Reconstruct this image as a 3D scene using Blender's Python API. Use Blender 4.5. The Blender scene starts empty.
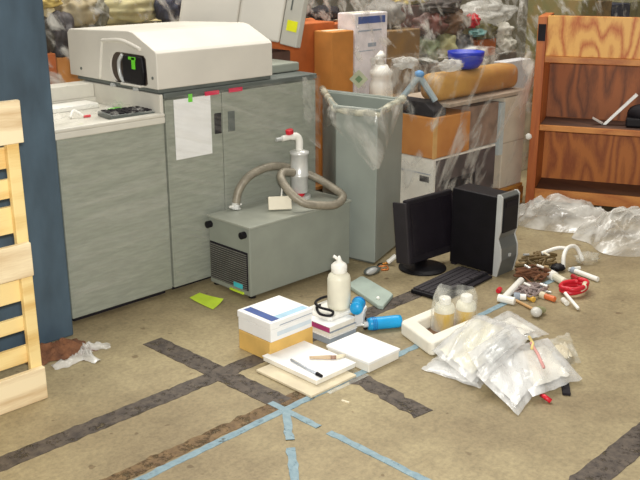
import bpy, bmesh, math, random
from mathutils import Vector, Matrix, noise as mnoise
PI = math.pi
random.seed(7)
SC = bpy.context.scene
COL = SC.collection

# ------------------------------------------------------------------ camera, light, exposure
cam_d = bpy.data.cameras.new('camera')
cam = bpy.data.objects.new('camera', cam_d); COL.objects.link(cam)
cam.location = (0, 0, 1.6)
cam.rotation_euler = (math.radians(90 - 18), 0, math.radians(-45))
cam_d.sensor_width = 36.0
cam_d.lens = 900 / 640 * 36.0
cam_d.clip_start = 0.05
SC.camera = cam

world = bpy.data.worlds.new('hall_light'); SC.world = world
world.use_nodes = True
world.node_tree.nodes['Background'].inputs[0].default_value = (1.0, 0.96, 0.88, 1)
world.node_tree.nodes['Background'].inputs[1].default_value = 0.38

def area(name, loc, target, sx, sy, power, col):
    d = bpy.data.lights.new(name, 'AREA'); d.shape = 'RECTANGLE'; d.size = sx; d.size_y = sy
    d.energy = power; d.color = col
    o = bpy.data.objects.new(name, d); COL.objects.link(o)
    o.location = loc
    o.rotation_euler = (Vector(target) - Vector(loc)).to_track_quat('-Z', 'Y').to_euler()
    return o
WARM = (1.0, 0.96, 0.88)
area('fluorescent_row', (5.0, 4.2, 5.0), (3.6, 3.0, 0), 5.0, 1.0, 200, WARM)
area('fluorescent_row', (2.2, 5.2, 5.2), (2.4, 4.0, 0), 1.0, 4.0, 150, WARM)
# the camera's own flash, just above the lens
area('camera_flash', (0.03, -0.03, 1.70), (2.4, 2.4, 0.5), 0.16, 0.08, 105, (1.0, 0.98, 0.94))

SC.view_settings.view_transform = 'Standard'
SC.view_settings.look = 'None'
SC.view_settings.gamma = 1.0
SC.view_settings.exposure = 0.0
SC.view_settings.use_curve_mapping = False

# ------------------------------------------------------------------ materials
def lin(c):
    return tuple(((v / 255) / 12.92 if v / 255 <= 0.04045 else ((v / 255 + 0.055) / 1.055) ** 2.4) for v in c) + (1.0,)

def base_mat(name):
    m = bpy.data.materials.new(name); m.use_nodes = True
    nt = m.node_tree; b = nt.nodes['Principled BSDF']
    return m, nt, b

def mat(name, rgb, rough=0.55, metal=0.0, var=0.06, scale=12.0, bump=0.0, bscale=60.0, stretch=(1, 1, 1), rgb2=None, spec=0.5):
    m, nt, b = base_mat(name)
    tc = nt.nodes.new('ShaderNodeTexCoord'); mp = nt.nodes.new('ShaderNodeMapping')
    mp.inputs['Scale'].default_value = stretch
    nt.links.new(tc.outputs['Object'], mp.inputs['Vector'])
    nz = nt.nodes.new('ShaderNodeTexNoise'); nz.inputs['Scale'].default_value = scale; nz.inputs['Detail'].default_value = 4
    nt.links.new(mp.outputs[0], nz.inputs['Vector'])
    rp = nt.nodes.new('ShaderNodeValToRGB')
    if rgb2 is None:
        c1 = tuple(max(0, v * (1 - var)) for v in rgb); c2 = tuple(min(255, v * (1 + var)) for v in rgb)
    else:
        c1, c2 = rgb, rgb2
    rp.color_ramp.elements[0].position = 0.32; rp.color_ramp.elements[0].color = lin(c1)
    rp.color_ramp.elements[1].position = 0.68; rp.color_ramp.elements[1].color = lin(c2)
    nt.links.new(nz.outputs['Fac'], rp.inputs[0]); nt.links.new(rp.outputs[0], b.inputs['Base Color'])
    b.inputs['Roughness'].default_value = rough; b.inputs['Metallic'].default_value = metal
    b.inputs['Specular IOR Level'].default_value = spec
    if bump:
        n2 = nt.nodes.new('ShaderNodeTexNoise'); n2.inputs['Scale'].default_value = bscale
        nt.links.new(mp.outputs[0], n2.inputs['Vector'])
        bp = nt.nodes.new('ShaderNodeBump'); bp.inputs['Strength'].default_value = bump; bp.inputs['Distance'].default_value = 0.01
        nt.links.new(n2.outputs['Fac'], bp.inputs['Height']); nt.links.new(bp.outputs[0], b.inputs['Normal'])
    return m

def film_mat(name, rgb=(235, 233, 225), lo=0.05, hi=0.6, scale=9.0, d=(1, -1, -1.3), elong=5.0, rough=0.18, p0=0.42, p1=0.72, bump=0.3, detail=4.0):
    """clear stretch film: see-through with milky creases drawn out along d"""
    m, nt, b = base_mat(name)
    tc = nt.nodes.new('ShaderNodeTexCoord'); mp = nt.nodes.new('ShaderNodeMapping'); mp.vector_type = 'TEXTURE'
    mp.inputs['Scale'].default_value = (elong, 1, 1)
    mp.inputs['Rotation'].default_value = Vector(d).to_track_quat('X', 'Z').to_euler()
    nt.links.new(tc.outputs['Object'], mp.inputs['Vector'])
    nz = nt.nodes.new('ShaderNodeTexNoise'); nz.inputs['Scale'].default_value = scale; nz.inputs['Detail'].default_value = detail
    nz.inputs['Distortion'].default_value = 0.4
    nt.links.new(mp.outputs[0], nz.inputs['Vector'])
    mr = nt.nodes.new('ShaderNodeMapRange'); mr.clamp = True
    mr.inputs['From Min'].default_value = p0; mr.inputs['From Max'].default_value = p1
    mr.inputs['To Min'].default_value = lo; mr.inputs['To Max'].default_value = hi
    nt.links.new(nz.outputs['Fac'], mr.inputs['Value'])
    b.inputs['Base Color'].default_value = lin(rgb); b.inputs['Roughness'].default_value = rough
    b.inputs['Specular IOR Level'].default_value = 0.8
    bp = nt.nodes.new('ShaderNodeBump'); bp.inputs['Strength'].default_value = bump; bp.inputs['Distance'].default_value = 0.02
    nt.links.new(nz.outputs['Fac'], bp.inputs['Height']); nt.links.new(bp.outputs[0], b.inputs['Normal'])
    tr = nt.nodes.new('ShaderNodeBsdfTransparent'); mx = nt.nodes.new('ShaderNodeMixShader')
    nt.links.new(mr.outputs[0], mx.inputs[0]); nt.links.new(tr.outputs[0], mx.inputs[1]); nt.links.new(b.outputs[0], mx.inputs[2])
    nt.links.new(mx.outputs[0], nt.nodes['Material Output'].inputs['Surface'])
    return m

def wood_mat(name, light, dark, scale=3.0, stretch=(1, 1, 0.15), dist=6.0, rough=0.5, rings=True):
    m, nt, b = base_mat(name)
    tc = nt.nodes.new('ShaderNodeTexCoord'); mp = nt.nodes.new('ShaderNodeMapping'); mp.inputs['Scale'].default_value = stretch
    nt.links.new(tc.outputs['Object'], mp.inputs['Vector'])
    n0 = nt.nodes.new('ShaderNodeTexNoise'); n0.inputs['Scale'].default_value = scale; n0.inputs['Detail'].default_value = 2
    nt.links.new(mp.outputs[0], n0.inputs['Vector'])
    mu = nt.nodes.new('ShaderNodeMath'); mu.operation = 'MULTIPLY'; mu.inputs[1].default_value = dist
    nt.links.new(n0.outputs['Fac'], mu.inputs[0])
    fr = nt.nodes.new('ShaderNodeMath'); fr.operation = 'PINGPONG'; fr.inputs[1].default_value = 0.5
    nt.links.new(mu.outputs[0], fr.inputs[0])
    n1 = nt.nodes.new('ShaderNodeTexNoise'); n1.inputs['Scale'].default_value = scale * 30; n1.inputs['Detail'].default_value = 3
    nt.links.new(mp.outputs[0], n1.inputs['Vector'])
    ad = nt.nodes.new('ShaderNodeMath'); ad.operation = 'ADD'
    m2 = nt.nodes.new('ShaderNodeMath'); m2.operation = 'MULTIPLY'; m2.inputs[1].default_value = 0.35
    nt.links.new(n1.outputs['Fac'], m2.inputs[0]); nt.links.new(fr.outputs[0], ad.inputs[0]); nt.links.new(m2.outputs[0], ad.inputs[1])
    rp = nt.nodes.new('ShaderNodeValToRGB')
    rp.color_ramp.elements[0].position = 0.15; rp.color_ramp.elements[0].color = lin(dark)
    rp.color_ramp.elements[1].position = 0.55; rp.color_ramp.elements[1].color = lin(light)
    nt.links.new(ad.outputs[0], rp.inputs[0]); nt.links.new(rp.outputs[0], b.inputs['Base Color'])
    b.inputs['Roughness'].default_value = rough
    return m

M = {}
M['white_hood'] = mat('white_enamel', (216, 211, 200), 0.42, var=0.02, scale=5)
M['white_top'] = mat('white_tray_plastic', (210, 206, 194), 0.45, var=0.03, scale=7)
M['grey_cab'] = mat('grey_green_enamel', (147, 151, 138), 0.5, var=0.05, scale=14, stretch=(1, 1, 6))
M['grey_unit'] = mat('grey_enamel', (146, 151, 140), 0.45, var=0.03, scale=8)
M['grey_dark'] = mat('dark_grey_enamel', (92, 98, 94), 0.5, var=0.06)
M['bin_grey'] = mat('bin_grey_plastic', (148, 155, 147), 0.45, var=0.03, scale=6)
M['black'] = mat('black_plastic', (20, 18, 22), 0.5, var=0.15, spec=0.25)
M['black_soft'] = mat('matt_black', (30, 26, 31), 0.7, var=0.15, spec=0.25)
M['screen'] = mat('dark_screen', (30, 26, 32), 0.25, var=0.08)
M['silver'] = mat('silver_plastic', (200, 202, 200), 0.35, 0.25, var=0.03)
M['steel'] = mat('bright_steel', (228, 228, 224), 0.32, 0.3, var=0.05)
M['hose'] = mat('hose_sheath', (150, 142, 126), 0.45, 0.2, var=0.08, scale=30)
M['red'] = mat('red_plastic', (205, 30, 48), 0.4, var=0.06)
M['pinkred'] = mat('red_sticker', (215, 40, 80), 0.6, var=0.04)
M['paper'] = mat('white_paper', (236, 236, 234), 0.8, var=0.015)
M['paper2'] = mat('off_white_card', (232, 228, 216), 0.75, var=0.03)
M['cream'] = mat('cream_card', (222, 212, 186), 0.75, var=0.03)
M['tagcard'] = mat('pale_tag_card', (238, 230, 208), 0.75, var=0.02)
M['kraft'] = mat('kraft_folder', (212, 200, 172), 0.75, var=0.04)
M['greenpaper'] = mat('fluorescent_paper', (200, 228, 60), 0.7, var=0.03)
M['yellow'] = mat('yellow_sticker', (238, 240, 30), 0.7, var=0.02)
M['greentape'] = mat('green_tape', (105, 215, 40), 0.6, var=0.04)
M['teal'] = mat('teal_sticker', (70, 190, 200), 0.6, var=0.05)
M['blue'] = mat('bright_blue_plastic', (28, 160, 222), 0.35, var=0.06)
M['deepblue'] = mat('royal_blue_plastic', (34, 52, 172), 0.35, var=0.12)
M['label_blue'] = mat('dark_blue_print', (64, 88, 150), 0.6, var=0.06)
M['label_pale'] = mat('faint_blue_print', (204, 216, 224), 0.6, var=0.03)
M['label_sky'] = mat('pale_blue_print', (170, 205, 225), 0.6, var=0.05)
M['magenta'] = mat('magenta_print', (170, 60, 115), 0.6, var=0.08)
M['printgrey'] = mat('grey_print', (150, 160, 172), 0.7, var=0.06)
M['ybox'] = mat('yellow_brown_carton', (216, 176, 98), 0.8, var=0.05, scale=10)
M['carton'] = mat('brown_carton', (190, 122, 56), 0.8, var=0.07, scale=8, rgb2=(206, 140, 68))
M['carton2'] = mat('orange_brown_carton', (178, 94, 40), 0.8, var=0.08, scale=8)
M['carton3'] = mat('light_brown_carton', (192, 128, 60), 0.8, var=0.05, scale=8)
M['bottle'] = mat('milky_plastic', (228, 224, 204), 0.4, var=0.03)
M['bottle_white'] = mat('white_plastic', (240, 238, 230), 0.4, var=0.02)
M['amber'] = mat('yellow_liquid', (204, 168, 60), 0.35, var=0.06)
M['pad'] = mat('pale_teal_foam', (164, 178, 168), 0.7, var=0.04)
M['foam'] = mat('white_foam', (230, 226, 212), 0.7, var=0.03, bump=0.1, bscale=120)
M['pillar'] = mat('blue_steel_paint', (68, 86, 100), 0.5, var=0.12, scale=9, stretch=(1, 1, 0.4), bump=0.08, bscale=70)
M['pine'] = wood_mat('pale_pine', (240, 214, 150), (216, 178, 106), 2.2, (0.25, 3, 3), 5, 0.65)
M['pine_white'] = wood_mat('bleached_pine', (240, 222, 184), (206, 178, 136), 2.0, (0.3, 3, 3), 5, 0.7)
M['oak'] = wood_mat('orange_plywood', (236, 180, 96), (188, 96, 34), 2.2, (1.2, 1.8, 0.6), 10, 0.45)
M['oak_edge'] = wood_mat('orange_lumber', (206, 138, 70), (172, 100, 46), 4.0, (1, 0.2, 1), 5, 0.45)
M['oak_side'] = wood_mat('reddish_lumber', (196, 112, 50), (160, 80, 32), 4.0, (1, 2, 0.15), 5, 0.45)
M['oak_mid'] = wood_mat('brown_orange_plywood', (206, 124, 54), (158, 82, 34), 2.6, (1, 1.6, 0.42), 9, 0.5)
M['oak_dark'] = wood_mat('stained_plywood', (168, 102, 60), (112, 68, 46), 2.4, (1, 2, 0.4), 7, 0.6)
M['shelf_brown'] = wood_mat('shaded_brown_shelf', (92, 64, 48), (66, 46, 38), 3.0, (1, 0.3, 1), 5, 0.6)  # shade on the shelf tops, painted in as dark brown wood
M['palletwood'] = wood_mat('orange_pallet_wood', (196, 136, 62), (140, 88, 36), 4.0, (0.4, 2, 2), 5, 0.7)
M['rust'] = mat('rust_brown_scrap', (92, 58, 40), 0.9, scale=24, rgb2=(132, 88, 58), bump=0.6)
M['blacktape'] = None
M['sparkle'] = mat('clear_cap', (230, 228, 220), 0.2, var=0.05)
M['film'] = film_mat('stretch_film', lo=0.02, hi=0.20, scale=26.0, d=(1, 0, -0.32), elong=11, p0=0.45, p1=0.75, bump=0.12, detail=6)
M['film_level'] = film_mat('level_stretch_film', lo=0.02, hi=0.18, scale=24.0, d=(1, 0, 0.06), elong=13, p0=0.45, p1=0.75, bump=0.12, detail=6)
M['film_thick'] = film_mat('bunched_stretch_film', lo=0.04, hi=0.55, scale=14.0, d=(1, -1, -1.6), elong=6, p0=0.42, p1=0.72, bump=0.35)
M['film_pile'] = film_mat('pallet_stretch_film', lo=0.03, hi=0.85, scale=13.0, d=(1, -1, -1.2), elong=4.5, p0=0.52, p1=0.74, bump=0.7, rough=0.12)
M['film_stack'] = film_mat('carton_stretch_film', lo=0.03, hi=0.70, scale=9.0, d=(1, -0.5, 1.3), elong=4.5, p0=0.53, p1=0.72, bump=0.5, rough=0.12)
M['film_sheet'] = film_mat('crumpled_sheet_film', (236, 234, 228), lo=0.22, hi=0.85, scale=8.0, d=(1, -0.6, 0.2), elong=3, p0=0.38, p1=0.64, bump=0.25, rough=0.22)
M['rolled'] = film_mat('rolled_film_rim', (226, 222, 200), lo=0.3, hi=0.8, scale=20, d=(1, -0.5, 0), elong=4, p0=0.38, p1=0.62, bump=0.3)
M['bag'] = film_mat('clear_bag_plastic', (232, 232, 230), lo=0.22, hi=0.66, scale=13.0, d=(1, 0.7, 0), elong=3.5, p0=0.38, p1=0.66, bump=0.22, rough=0.16)
M['bag_clear'] = film_mat('thin_bag_plastic', (236, 236, 226), lo=0.06, hi=0.42, scale=14.0, d=(0.3, 0.3, 1), elong=3, p0=0.4, p1=0.7, bump=0.25, rough=0.14)

def floor_mat():
    m, nt, b = base_mat('worn_tan_concrete')
    tc = nt.nodes.new('ShaderNodeTexCoord')
    def nz(scale, detail=4, rough=0.6):
        n = nt.nodes.new('ShaderNodeTexNoise'); n.inputs['Scale'].default_value = scale; n.inputs['Detail'].default_value = detail
        n.inputs['Roughness'].default_value = rough
        nt.links.new(tc.outputs['Object'], n.inputs['Vector']); return n
    def ramp(src, p0, c0, p1, c1):
        r = nt.nodes.new('ShaderNodeValToRGB')
        r.color_ramp.elements[0].position = p0; r.color_ramp.elements[0].color = c0
        r.color_ramp.elements[1].position = p1; r.color_ramp.elements[1].color = c1
        nt.links.new(src.outputs['Fac'], r.inputs[0]); return r
    big = ramp(nz(1.6), 0.35, lin((146, 130, 98)), 0.65, lin((174, 159, 122)))
    fine = ramp(nz(55, 6, 0.75), 0.35, (0.62, 0.62, 0.62, 1), 0.6, (1.0, 1.0, 1.0, 1))
    mid = ramp(nz(9, 5, 0.7), 0.36, (0.8, 0.79, 0.78, 1), 0.55, (1, 1, 1, 1))
    spots = ramp(nz(17, 2, 0.4), 0.255, (0.5, 0.42, 0.36, 1), 0.29, (1, 1, 1, 1))
    cur = big
    for f in (fine, mid, spots):
        mx = nt.nodes.new('ShaderNodeMixRGB'); mx.blend_type = 'MULTIPLY'; mx.inputs[0].default_value = 0.8
        nt.links.new(cur.outputs[0], mx.inputs[1]); nt.links.new(f.outputs[0], mx.inputs[2]); cur = mx
    nt.links.new(cur.outputs[0], b.inputs['Base Color'])
    b.inputs['Roughness'].default_value = 0.55
    return m
M['floor'] = floor_mat()

def tape_mat(name, rgb, rgb2, worn=0.45, scale=26.0):
    m, nt, b = base_mat(name)
    tc = nt.nodes.new('ShaderNodeTexCoord')
    nz = nt.nodes.new('ShaderNodeTexNoise'); nz.inputs['Scale'].default_value = scale; nz.inputs['Detail'].default_value = 6; nz.inputs['Roughness'].default_value = 0.7
    nt.links.new(tc.outputs['Object'], nz.inputs['Vector'])
    rp = nt.nodes.new('ShaderNodeValToRGB')
    rp.color_ramp.elements[0].position = 0.35; rp.color_ramp.elements[0].color = lin(rgb)
    rp.color_ramp.elements[1].position = 0.65; rp.color_ramp.elements[1].color = lin(rgb2)
    nt.links.new(nz.outputs['Fac'], rp.inputs[0]); nt.links.new(rp.outputs[0], b.inputs['Base Color'])
    b.inputs['Roughness'].default_value = 0.6
    n2 = nt.nodes.new('ShaderNodeTexNoise'); n2.inputs['Scale'].default_value = scale * 0.6; n2.inputs['Detail'].default_value = 8; n2.inputs['Roughness'].default_value = 0.8
    nt.links.new(tc.outputs['Object'], n2.inputs['Vector'])
    mr = nt.nodes.new('ShaderNodeMapRange'); mr.inputs['From Min'].default_value = worn - 0.06; mr.inputs['From Max'].default_value = worn + 0.06
    nt.links.new(n2.outputs['Fac'], mr.inputs['Value'])
    tr = nt.nodes.new('ShaderNodeBsdfTransparent'); mx = nt.nodes.new('ShaderNodeMixShader')
    nt.links.new(mr.outputs[0], mx.inputs[0]); nt.links.new(tr.outputs[0], mx.inputs[1]); nt.links.new(b.outputs[0], mx.inputs[2])
    nt.links.new(mx.outputs[0], nt.nodes['Material Output'].inputs['Surface'])
    return m
M['blacktape'] = tape_mat('worn_black_tape', (58, 50, 46), (96, 85, 74), 0.42)
M['browntape'] = tape_mat('worn_brown_tape', (88, 66, 40), (128, 102, 66), 0.45)
M['bluetape'] = tape_mat('pale_blue_tape', (116, 142, 154), (142, 164, 172), 0.38, 30)

# ------------------------------------------------------------------ mesh helpers
class MB:
    def __init__(s): s.bm = bmesh.new()
    def hexa(s, p):
        v = [s.bm.verts.new(Vector(q)) for q in p]
        for f in ((3, 2, 1, 0), (4, 5, 6, 7), (0, 1, 5, 4), (1, 2, 6, 5), (2, 3, 7, 6), (3, 0, 4, 7)):
            s.bm.faces.new([v[i] for i in f])
        return s
    def box(s, x0, x1, y0, y1, z0, z1, rot=0.0):
        P = [(x0, y0, z0), (x1, y0, z0), (x1, y1, z0), (x0, y1, z0), (x0, y0, z1), (x1, y0, z1), (x1, y1, z1), (x0, y1, z1)]
        if rot:
            c = Vector(((x0 + x1) / 2, (y0 + y1) / 2, 0)); R = Matrix.Rotation(rot, 3, 'Z')
            P = [R @ (Vector(q) - c) + c for q in P]
        return s.hexa(P)
    def obox(s, c, size, R):
        hx, hy, hz = (v / 2 for v in size); c = Vector(c)
        P = [c + R @ Vector(q) for q in ((-hx, -hy, -hz), (hx, -hy, -hz), (hx, hy, -hz), (-hx, hy, -hz), (-hx, -hy, hz), (hx, -hy, hz), (hx, hy, hz), (-hx, hy, hz))]
        return s.hexa(P)
    def prism(s, pts, a, b, axis='Z', mtx=None):
        def P(u, v, w):
            q = Vector((u, v, w)) if axis == 'Z' else (Vector((w, u, v)) if axis == 'X' else Vector((u, w, v)))
            return mtx @ q if mtx else q
        lo = [s.bm.verts.new(P(u, v, a)) for u, v in pts]; hi = [s.bm.verts.new(P(u, v, b)) for u, v in pts]
        n = len(pts)
        s.bm.faces.new(lo[::-1]); s.bm.faces.new(hi)
        for i in range(n): s.bm.faces.new((lo[i], lo[(i + 1) % n], hi[(i + 1) % n], hi[i]))
        return s
    def tube(s, pts, r, seg=10, closed=False, rfun=None):
        pts = [Vector(p) for p in pts]; n = len(pts); rings = []; prev = None
        for i, p in enumerate(pts):
            a = pts[(i - 1) % n] if (closed or i > 0) else p
            b = pts[(i + 1) % n] if (closed or i < n - 1) else p
            t = (b - a).normalized() if (b - a).length > 1e-9 else Vector((0, 0, 1))
            if prev is None:
                u = t.orthogonal().normalized()
            else:
                u = prev - t * prev.dot(t)
                u = u.normalized() if u.length > 1e-6 else t.orthogonal().normalized()
            prev = u; w = t.cross(u)
            rr = rfun(i / (n - 1 if n > 1 else 1)) if rfun else r
            rings.append([s.bm.verts.new(p + (u * math.cos(2 * PI * k / seg) + w * math.sin(2 * PI * k / seg)) * rr) for k in range(seg)])
        m = n if closed else n - 1
        for i in range(m):
            A, B = rings[i], rings[(i + 1) % n]
            for k in range(seg): s.bm.faces.new((A[k], A[(k + 1) % seg], B[(k + 1) % seg], B[k]))
        if not closed:
            s.bm.faces.new(rings[0][::-1]); s.bm.faces.new(rings[-1])
        return s
    def lathe(s, prof, c=(0, 0, 0), seg=28, R=None):
        c = Vector(c); rings = []
        for r, z in prof:
            ring = []
            for k in range(seg):
                q = Vector((r * math.cos(2 * PI * k / seg), r * math.sin(2 * PI * k / seg), z))
                ring.append(s.bm.verts.new(c + (R @ q if R else q)))
            rings.append(ring)
        for A, B in zip(rings, rings[1:]):
            for k in range(seg): s.bm.faces.new((A[k], A[(k + 1) % seg], B[(k + 1) % seg], B[k]))
        s.bm.faces.new(rings[0][::-1]); s.bm.faces.new(rings[-1])
        return s
    def cyl(s, a, b, r, seg=16): return s.tube([a, b], r, seg)
    def blob(s, c, size, amp=0.2, freq=3.0, seed=0, sub=3):
        r = bmesh.ops.create_icosphere(s.bm, subdivisions=sub, radius=1.0)
        for v in r['verts']:
            d = v.co.normalized()
            k = 1 + amp * mnoise.noise(d * freq + Vector((seed * 3.1, seed * 1.7, seed)))
            v.co = Vector(c) + Vector((d.x * size[0] * k, d.y * size[1] * k, d.z * size[2] * k))
        return s
    def grid(s, nx, ny, fn):
        V = [[s.bm.verts.new(Vector(fn(i / nx, j / ny))) for j in range(ny + 1)] for i in range(nx + 1)]
        for i in range(nx):
            for j in range(ny): s.bm.faces.new((V[i][j], V[i + 1][j], V[i + 1][j + 1], V[i][j + 1]))
        return s
    def build(s, name, m, parent=None, bevel=0.0, smooth=False, origin=None, seg=2, solid=0.0, mtx=None):
        if mtx is not None: bmesh.ops.transform(s.bm, matrix=mtx, verts=s.bm.verts[:])
        bmesh.ops.recalc_face_normals(s.bm, faces=s.bm.faces[:])
        if parent is not None:
            root = parent
            while root.parent: root = root.parent
            off = root.location.copy()
        else:
            if origin is None:
                xs = [v.co.x for v in s.bm.verts]; ys = [v.co.y for v in s.bm.verts]; zs = [v.co.z for v in s.bm.verts]
                origin = ((min(xs) + max(xs)) / 2, (min(ys) + max(ys)) / 2, min(zs))
            off = Vector(origin)
        bmesh.ops.translate(s.bm, verts=s.bm.verts[:], vec=-off)
        me = bpy.data.meshes.new(name); s.bm.to_mesh(me); s.bm.free()
        if smooth:
            for p in me.polygons: p.use_smooth = True
        me.materials.append(M[m] if isinstance(m, str) else m)
        o = bpy.data.objects.new(name, me); COL.objects.link(o)
        if parent is not None:
            o.parent = parent
            # children of a mesh thing share its origin
        else:
            o.location = off
        if bevel:
            bv = o.modifiers.new('bevel', 'BEVEL'); bv.width = bevel; bv.segments = seg; bv.limit_method = 'ANGLE'; bv.angle_limit = math.radians(35)
        if solid:
            so = o.modifiers.new('thickness', 'SOLIDIFY'); so.thickness = solid
        return o

def tag(o, label, cat, group=None, kind=None):
    o['label'] = label; o['category'] = cat
    if group: o['group'] = group
    if kind: o['kind'] = kind
    return o
def thing(name, label, cat, loc, group=None):
    o = bpy.data.objects.new(name, None); COL.objects.link(o); o.location = loc
    o.empty_display_size = 0.1
    return tag(o, label, cat, group)
def struct(o):
    o['kind'] = 'structure'; return o
def spline(P, n=12, closed=False):
    P = [Vector(p) for p in P]; out = []; N = len(P)
    rng = range(N if closed else N - 1)
    for i in rng:
        if closed: a, b, c, d = P[(i - 1) % N], P[i], P[(i + 1) % N], P[(i + 2) % N]
        else: a, b, c, d = P[max(i - 1, 0)], P[i], P[i + 1], P[min(i + 2, N - 1)]
        for k in range(n):
            t = k / n
            out.append(0.5 * ((2 * b) + (c - a) * t + (2 * a - 5 * b + 4 * c - d) * t * t + (3 * b - a - 3 * c + d) * t ** 3))
    if not closed: out.append(P[-1])
    return out

# ------------------------------------------------------------------ setting
struct(MB().box(-3, 10.5, -3, 10.5, -0.1, 0).build('floor', 'floor', origin=(0, 0, 0)))
M['wall'] = mat('olive_wall_paint', (120, 112, 88), 0.8, var=0.08, scale=2)
struct(MB().box(-3, 10.5, 10.4, 10.6, 0, 4.2).build('wall_left', 'wall'))
struct(MB().box(10.4, 10.6, -3, 10.4, 0, 4.2).build('wall_right', 'wall'))
# blue steel pillar
p = struct(MB().box(1.12, 1.782, 3.29, 3.62, 0.0, 3.4).build('pillar', 'pillar', bevel=0.008))
# floor tape
def strip(name, m, p0, p1, w, label, rag=0.1, seed=0, gaps=(), h=0.0016):
    p0, p1 = Vector(p0), Vector(p1); d = p1 - p0; L = d.length; d /= L; q = Vector((-d.y, d.x)); n = max(6, int(L / 0.025))
    mb = MB(); rows = []
    for i in range(n + 1):
        t = i / n; c = p0 + d * L * t
        a = w / 2 * (1 + rag * mnoise.noise(Vector((i * 0.6, seed, 0)))); b = w / 2 * (1 + rag * mnoise.noise(Vector((i * 0.6, seed, 9))))
        if any(g0 <= t < g1 for g0, g1 in gaps): rows.append(None); continue
        rows.append([mb.bm.verts.new((*(c + q * a), h)), mb.bm.verts.new((*(c - q * b), h)), mb.bm.verts.new((*(c - q * b), 0.0)), mb.bm.verts.new((*(c + q * a), 0.0))])
    for A, B in zip(rows, rows[1:]):
        if A is None or B is None: continue
        for k in range(4): mb.bm.faces.new((A[k], A[(k + 1) % 4], B[(k + 1) % 4], B[k]))
    o = mb.build(name, m); tag(o, label, 'floor tape', 'tape marks on the concrete floor'); return o
strip('floor_tape', 'blacktape', (0.6, 2.545), (3.3, 2.555), 0.085, 'long worn black tape running from the pallet side toward the keyboard', seed=1, rag=0.25)
strip('floor_tape', 'blacktape', (1.985, 3.0), (2.005, 2.20), 0.095, 'short black tape crossing the long black strip in front of the cabinet', seed=2, rag=0.2, h=0.0022)
strip('floor_tape', 'blacktape', (2.355, 2.15), (2.31, 1.78), 0.085, 'ragged black tape stub beside the kraft folder', seed=3, rag=0.6)
strip('floor_tape', 'blacktape', (2.1, 1.14), (3.3, 1.16), 0.10, 'worn black tape in the bottom right corner of the floor', seed=4, rag=0.25)
strip('floor_tape', 'browntape', (1.05, 2.205), (2.3, 2.205), 0.06, 'brown worn tape running alongside the blue tape', seed=5, rag=0.5)
strip('floor_tape', 'bluetape', (1.2, 2.147), (3.9, 2.185), 0.03, 'long pale blue tape passing the folder and the plastic bags', seed=6, rag=0.4, h=0.002)
strip('floor_tape', 'bluetape', (1.975, 2.235), (1.98, 1.35), 0.028, 'pale blue tape heading to the bottom right from the crossing', seed=7, rag=0.4, gaps=((0.30, 0.32),), h=0.0026)
strip('floor_tape', 'bluetape', (1.975, 2.15), (1.50, 1.57), 0.03, 'pale blue diagonal tape heading to the bottom edge from the crossing', seed=8, rag=0.5, gaps=((0.3, 0.32),), h=0.003)

# ------------------------------------------------------------------ pallet standing on edge
t = thing('shipping_pallet', 'pale pine shipping pallet standing on edge against the blue pillar', 'pallet', (0.85, 2.9, 0))
for z0, z1, x1 in ((0.0, 0.128, 1.415), (0.488, 0.612, 1.410), (0.968, 1.113, 1.424)):
    MB().box(0.3, x1, 2.85, 2.873, z0, z1).build('face_board', 'pine_white', t, bevel=0.003)
for x0, x1 in ((1.372, 1.416), (0.82, 0.864), (0.3, 0.344)):
    MB().box(x0, x1, 2.874, 2.899, 0.0, 1.10).build('stringer', 'pine', t, bevel=0.003)
for i, z in enumerate((0.0, 0.143, 0.271, 0.386, 0.512, 0.643, 0.770, 0.876, 0.985)):
    z1 = (0.105, 0.210, 0.325, 0.470, 0.588, 0.740, 0.838, 0.950, 1.10)[i]
    MB().box(0.3, 1.41, 2.90, 2.918, z, z1).build('slat', 'pine', t, bevel=0.003)

# ------------------------------------------------------------------ scrap at the pillar foot
mb = MB()
mb.grid(26, 16, lambda u, v: (1.50 + 0.27 * u + 0.02 * mnoise.noise(Vector((u * 5, v * 5, 1))), 3.12 + 0.165 * v - 0.04 * u + 0.02 * mnoise.noise(Vector((u * 5, v * 5, 4))),
        0.004 + 0.04 * math.sin(PI * u) * math.sin(PI * v) * (1 + mnoise.noise(Vector((u * 7, v * 7, 2))))))
tag(mb.build('cardboard_scrap', 'rust', solid=0.004), 'rust-brown crushed scrap at the foot of the blue pillar', 'scrap')
mb = MB()
def crumple_strip(P, w, h, seed, n=40, m=8):
    S = spline(P, max(2, n // (len(P) - 1)))
    K = len(S) - 1
    def fn(u, v):
        i = min(int(u * K), K); p = S[i]
        a = S[min(i + 1, K)] - S[max(i - 1, 0)]; q = Vector((-a.y, a.x, 0)).normalized()
        e = math.sin(PI * v) * (0.25 + 0.75 * math.sin(PI * min(max(u, 0.04), 0.96)))
        return p + q * (v - 0.5) * w * (0.7 + 0.6 * abs(mnoise.noise(Vector((u * 9, seed, 3))))) + Vector((0, 0, 0.003 + h * e * (0.5 + abs(mnoise.noise(Vector((u * 11, v * 4, seed)))) * 1.6)))
    return lambda mb: mb.grid(K, m, fn)
crumple_strip([(1.55, 3.06, 0), (1.63, 3.055, 0), (1.70, 3.08, 0), (1.75, 3.12, 0), (1.83, 3.08, 0)], 0.06, 0.035, 3)(mb)
crumple_strip([(1.73, 3.10, 0), (1.70, 3.04, 0), (1.71, 2.98, 0)], 0.05, 0.03, 8, 24)(mb)
tag(mb.build('plastic_wrap_scrap', 'film_sheet', smooth=True), 'small torn scrap of clear plastic beside the blue pillar', 'plastic scrap')

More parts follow.
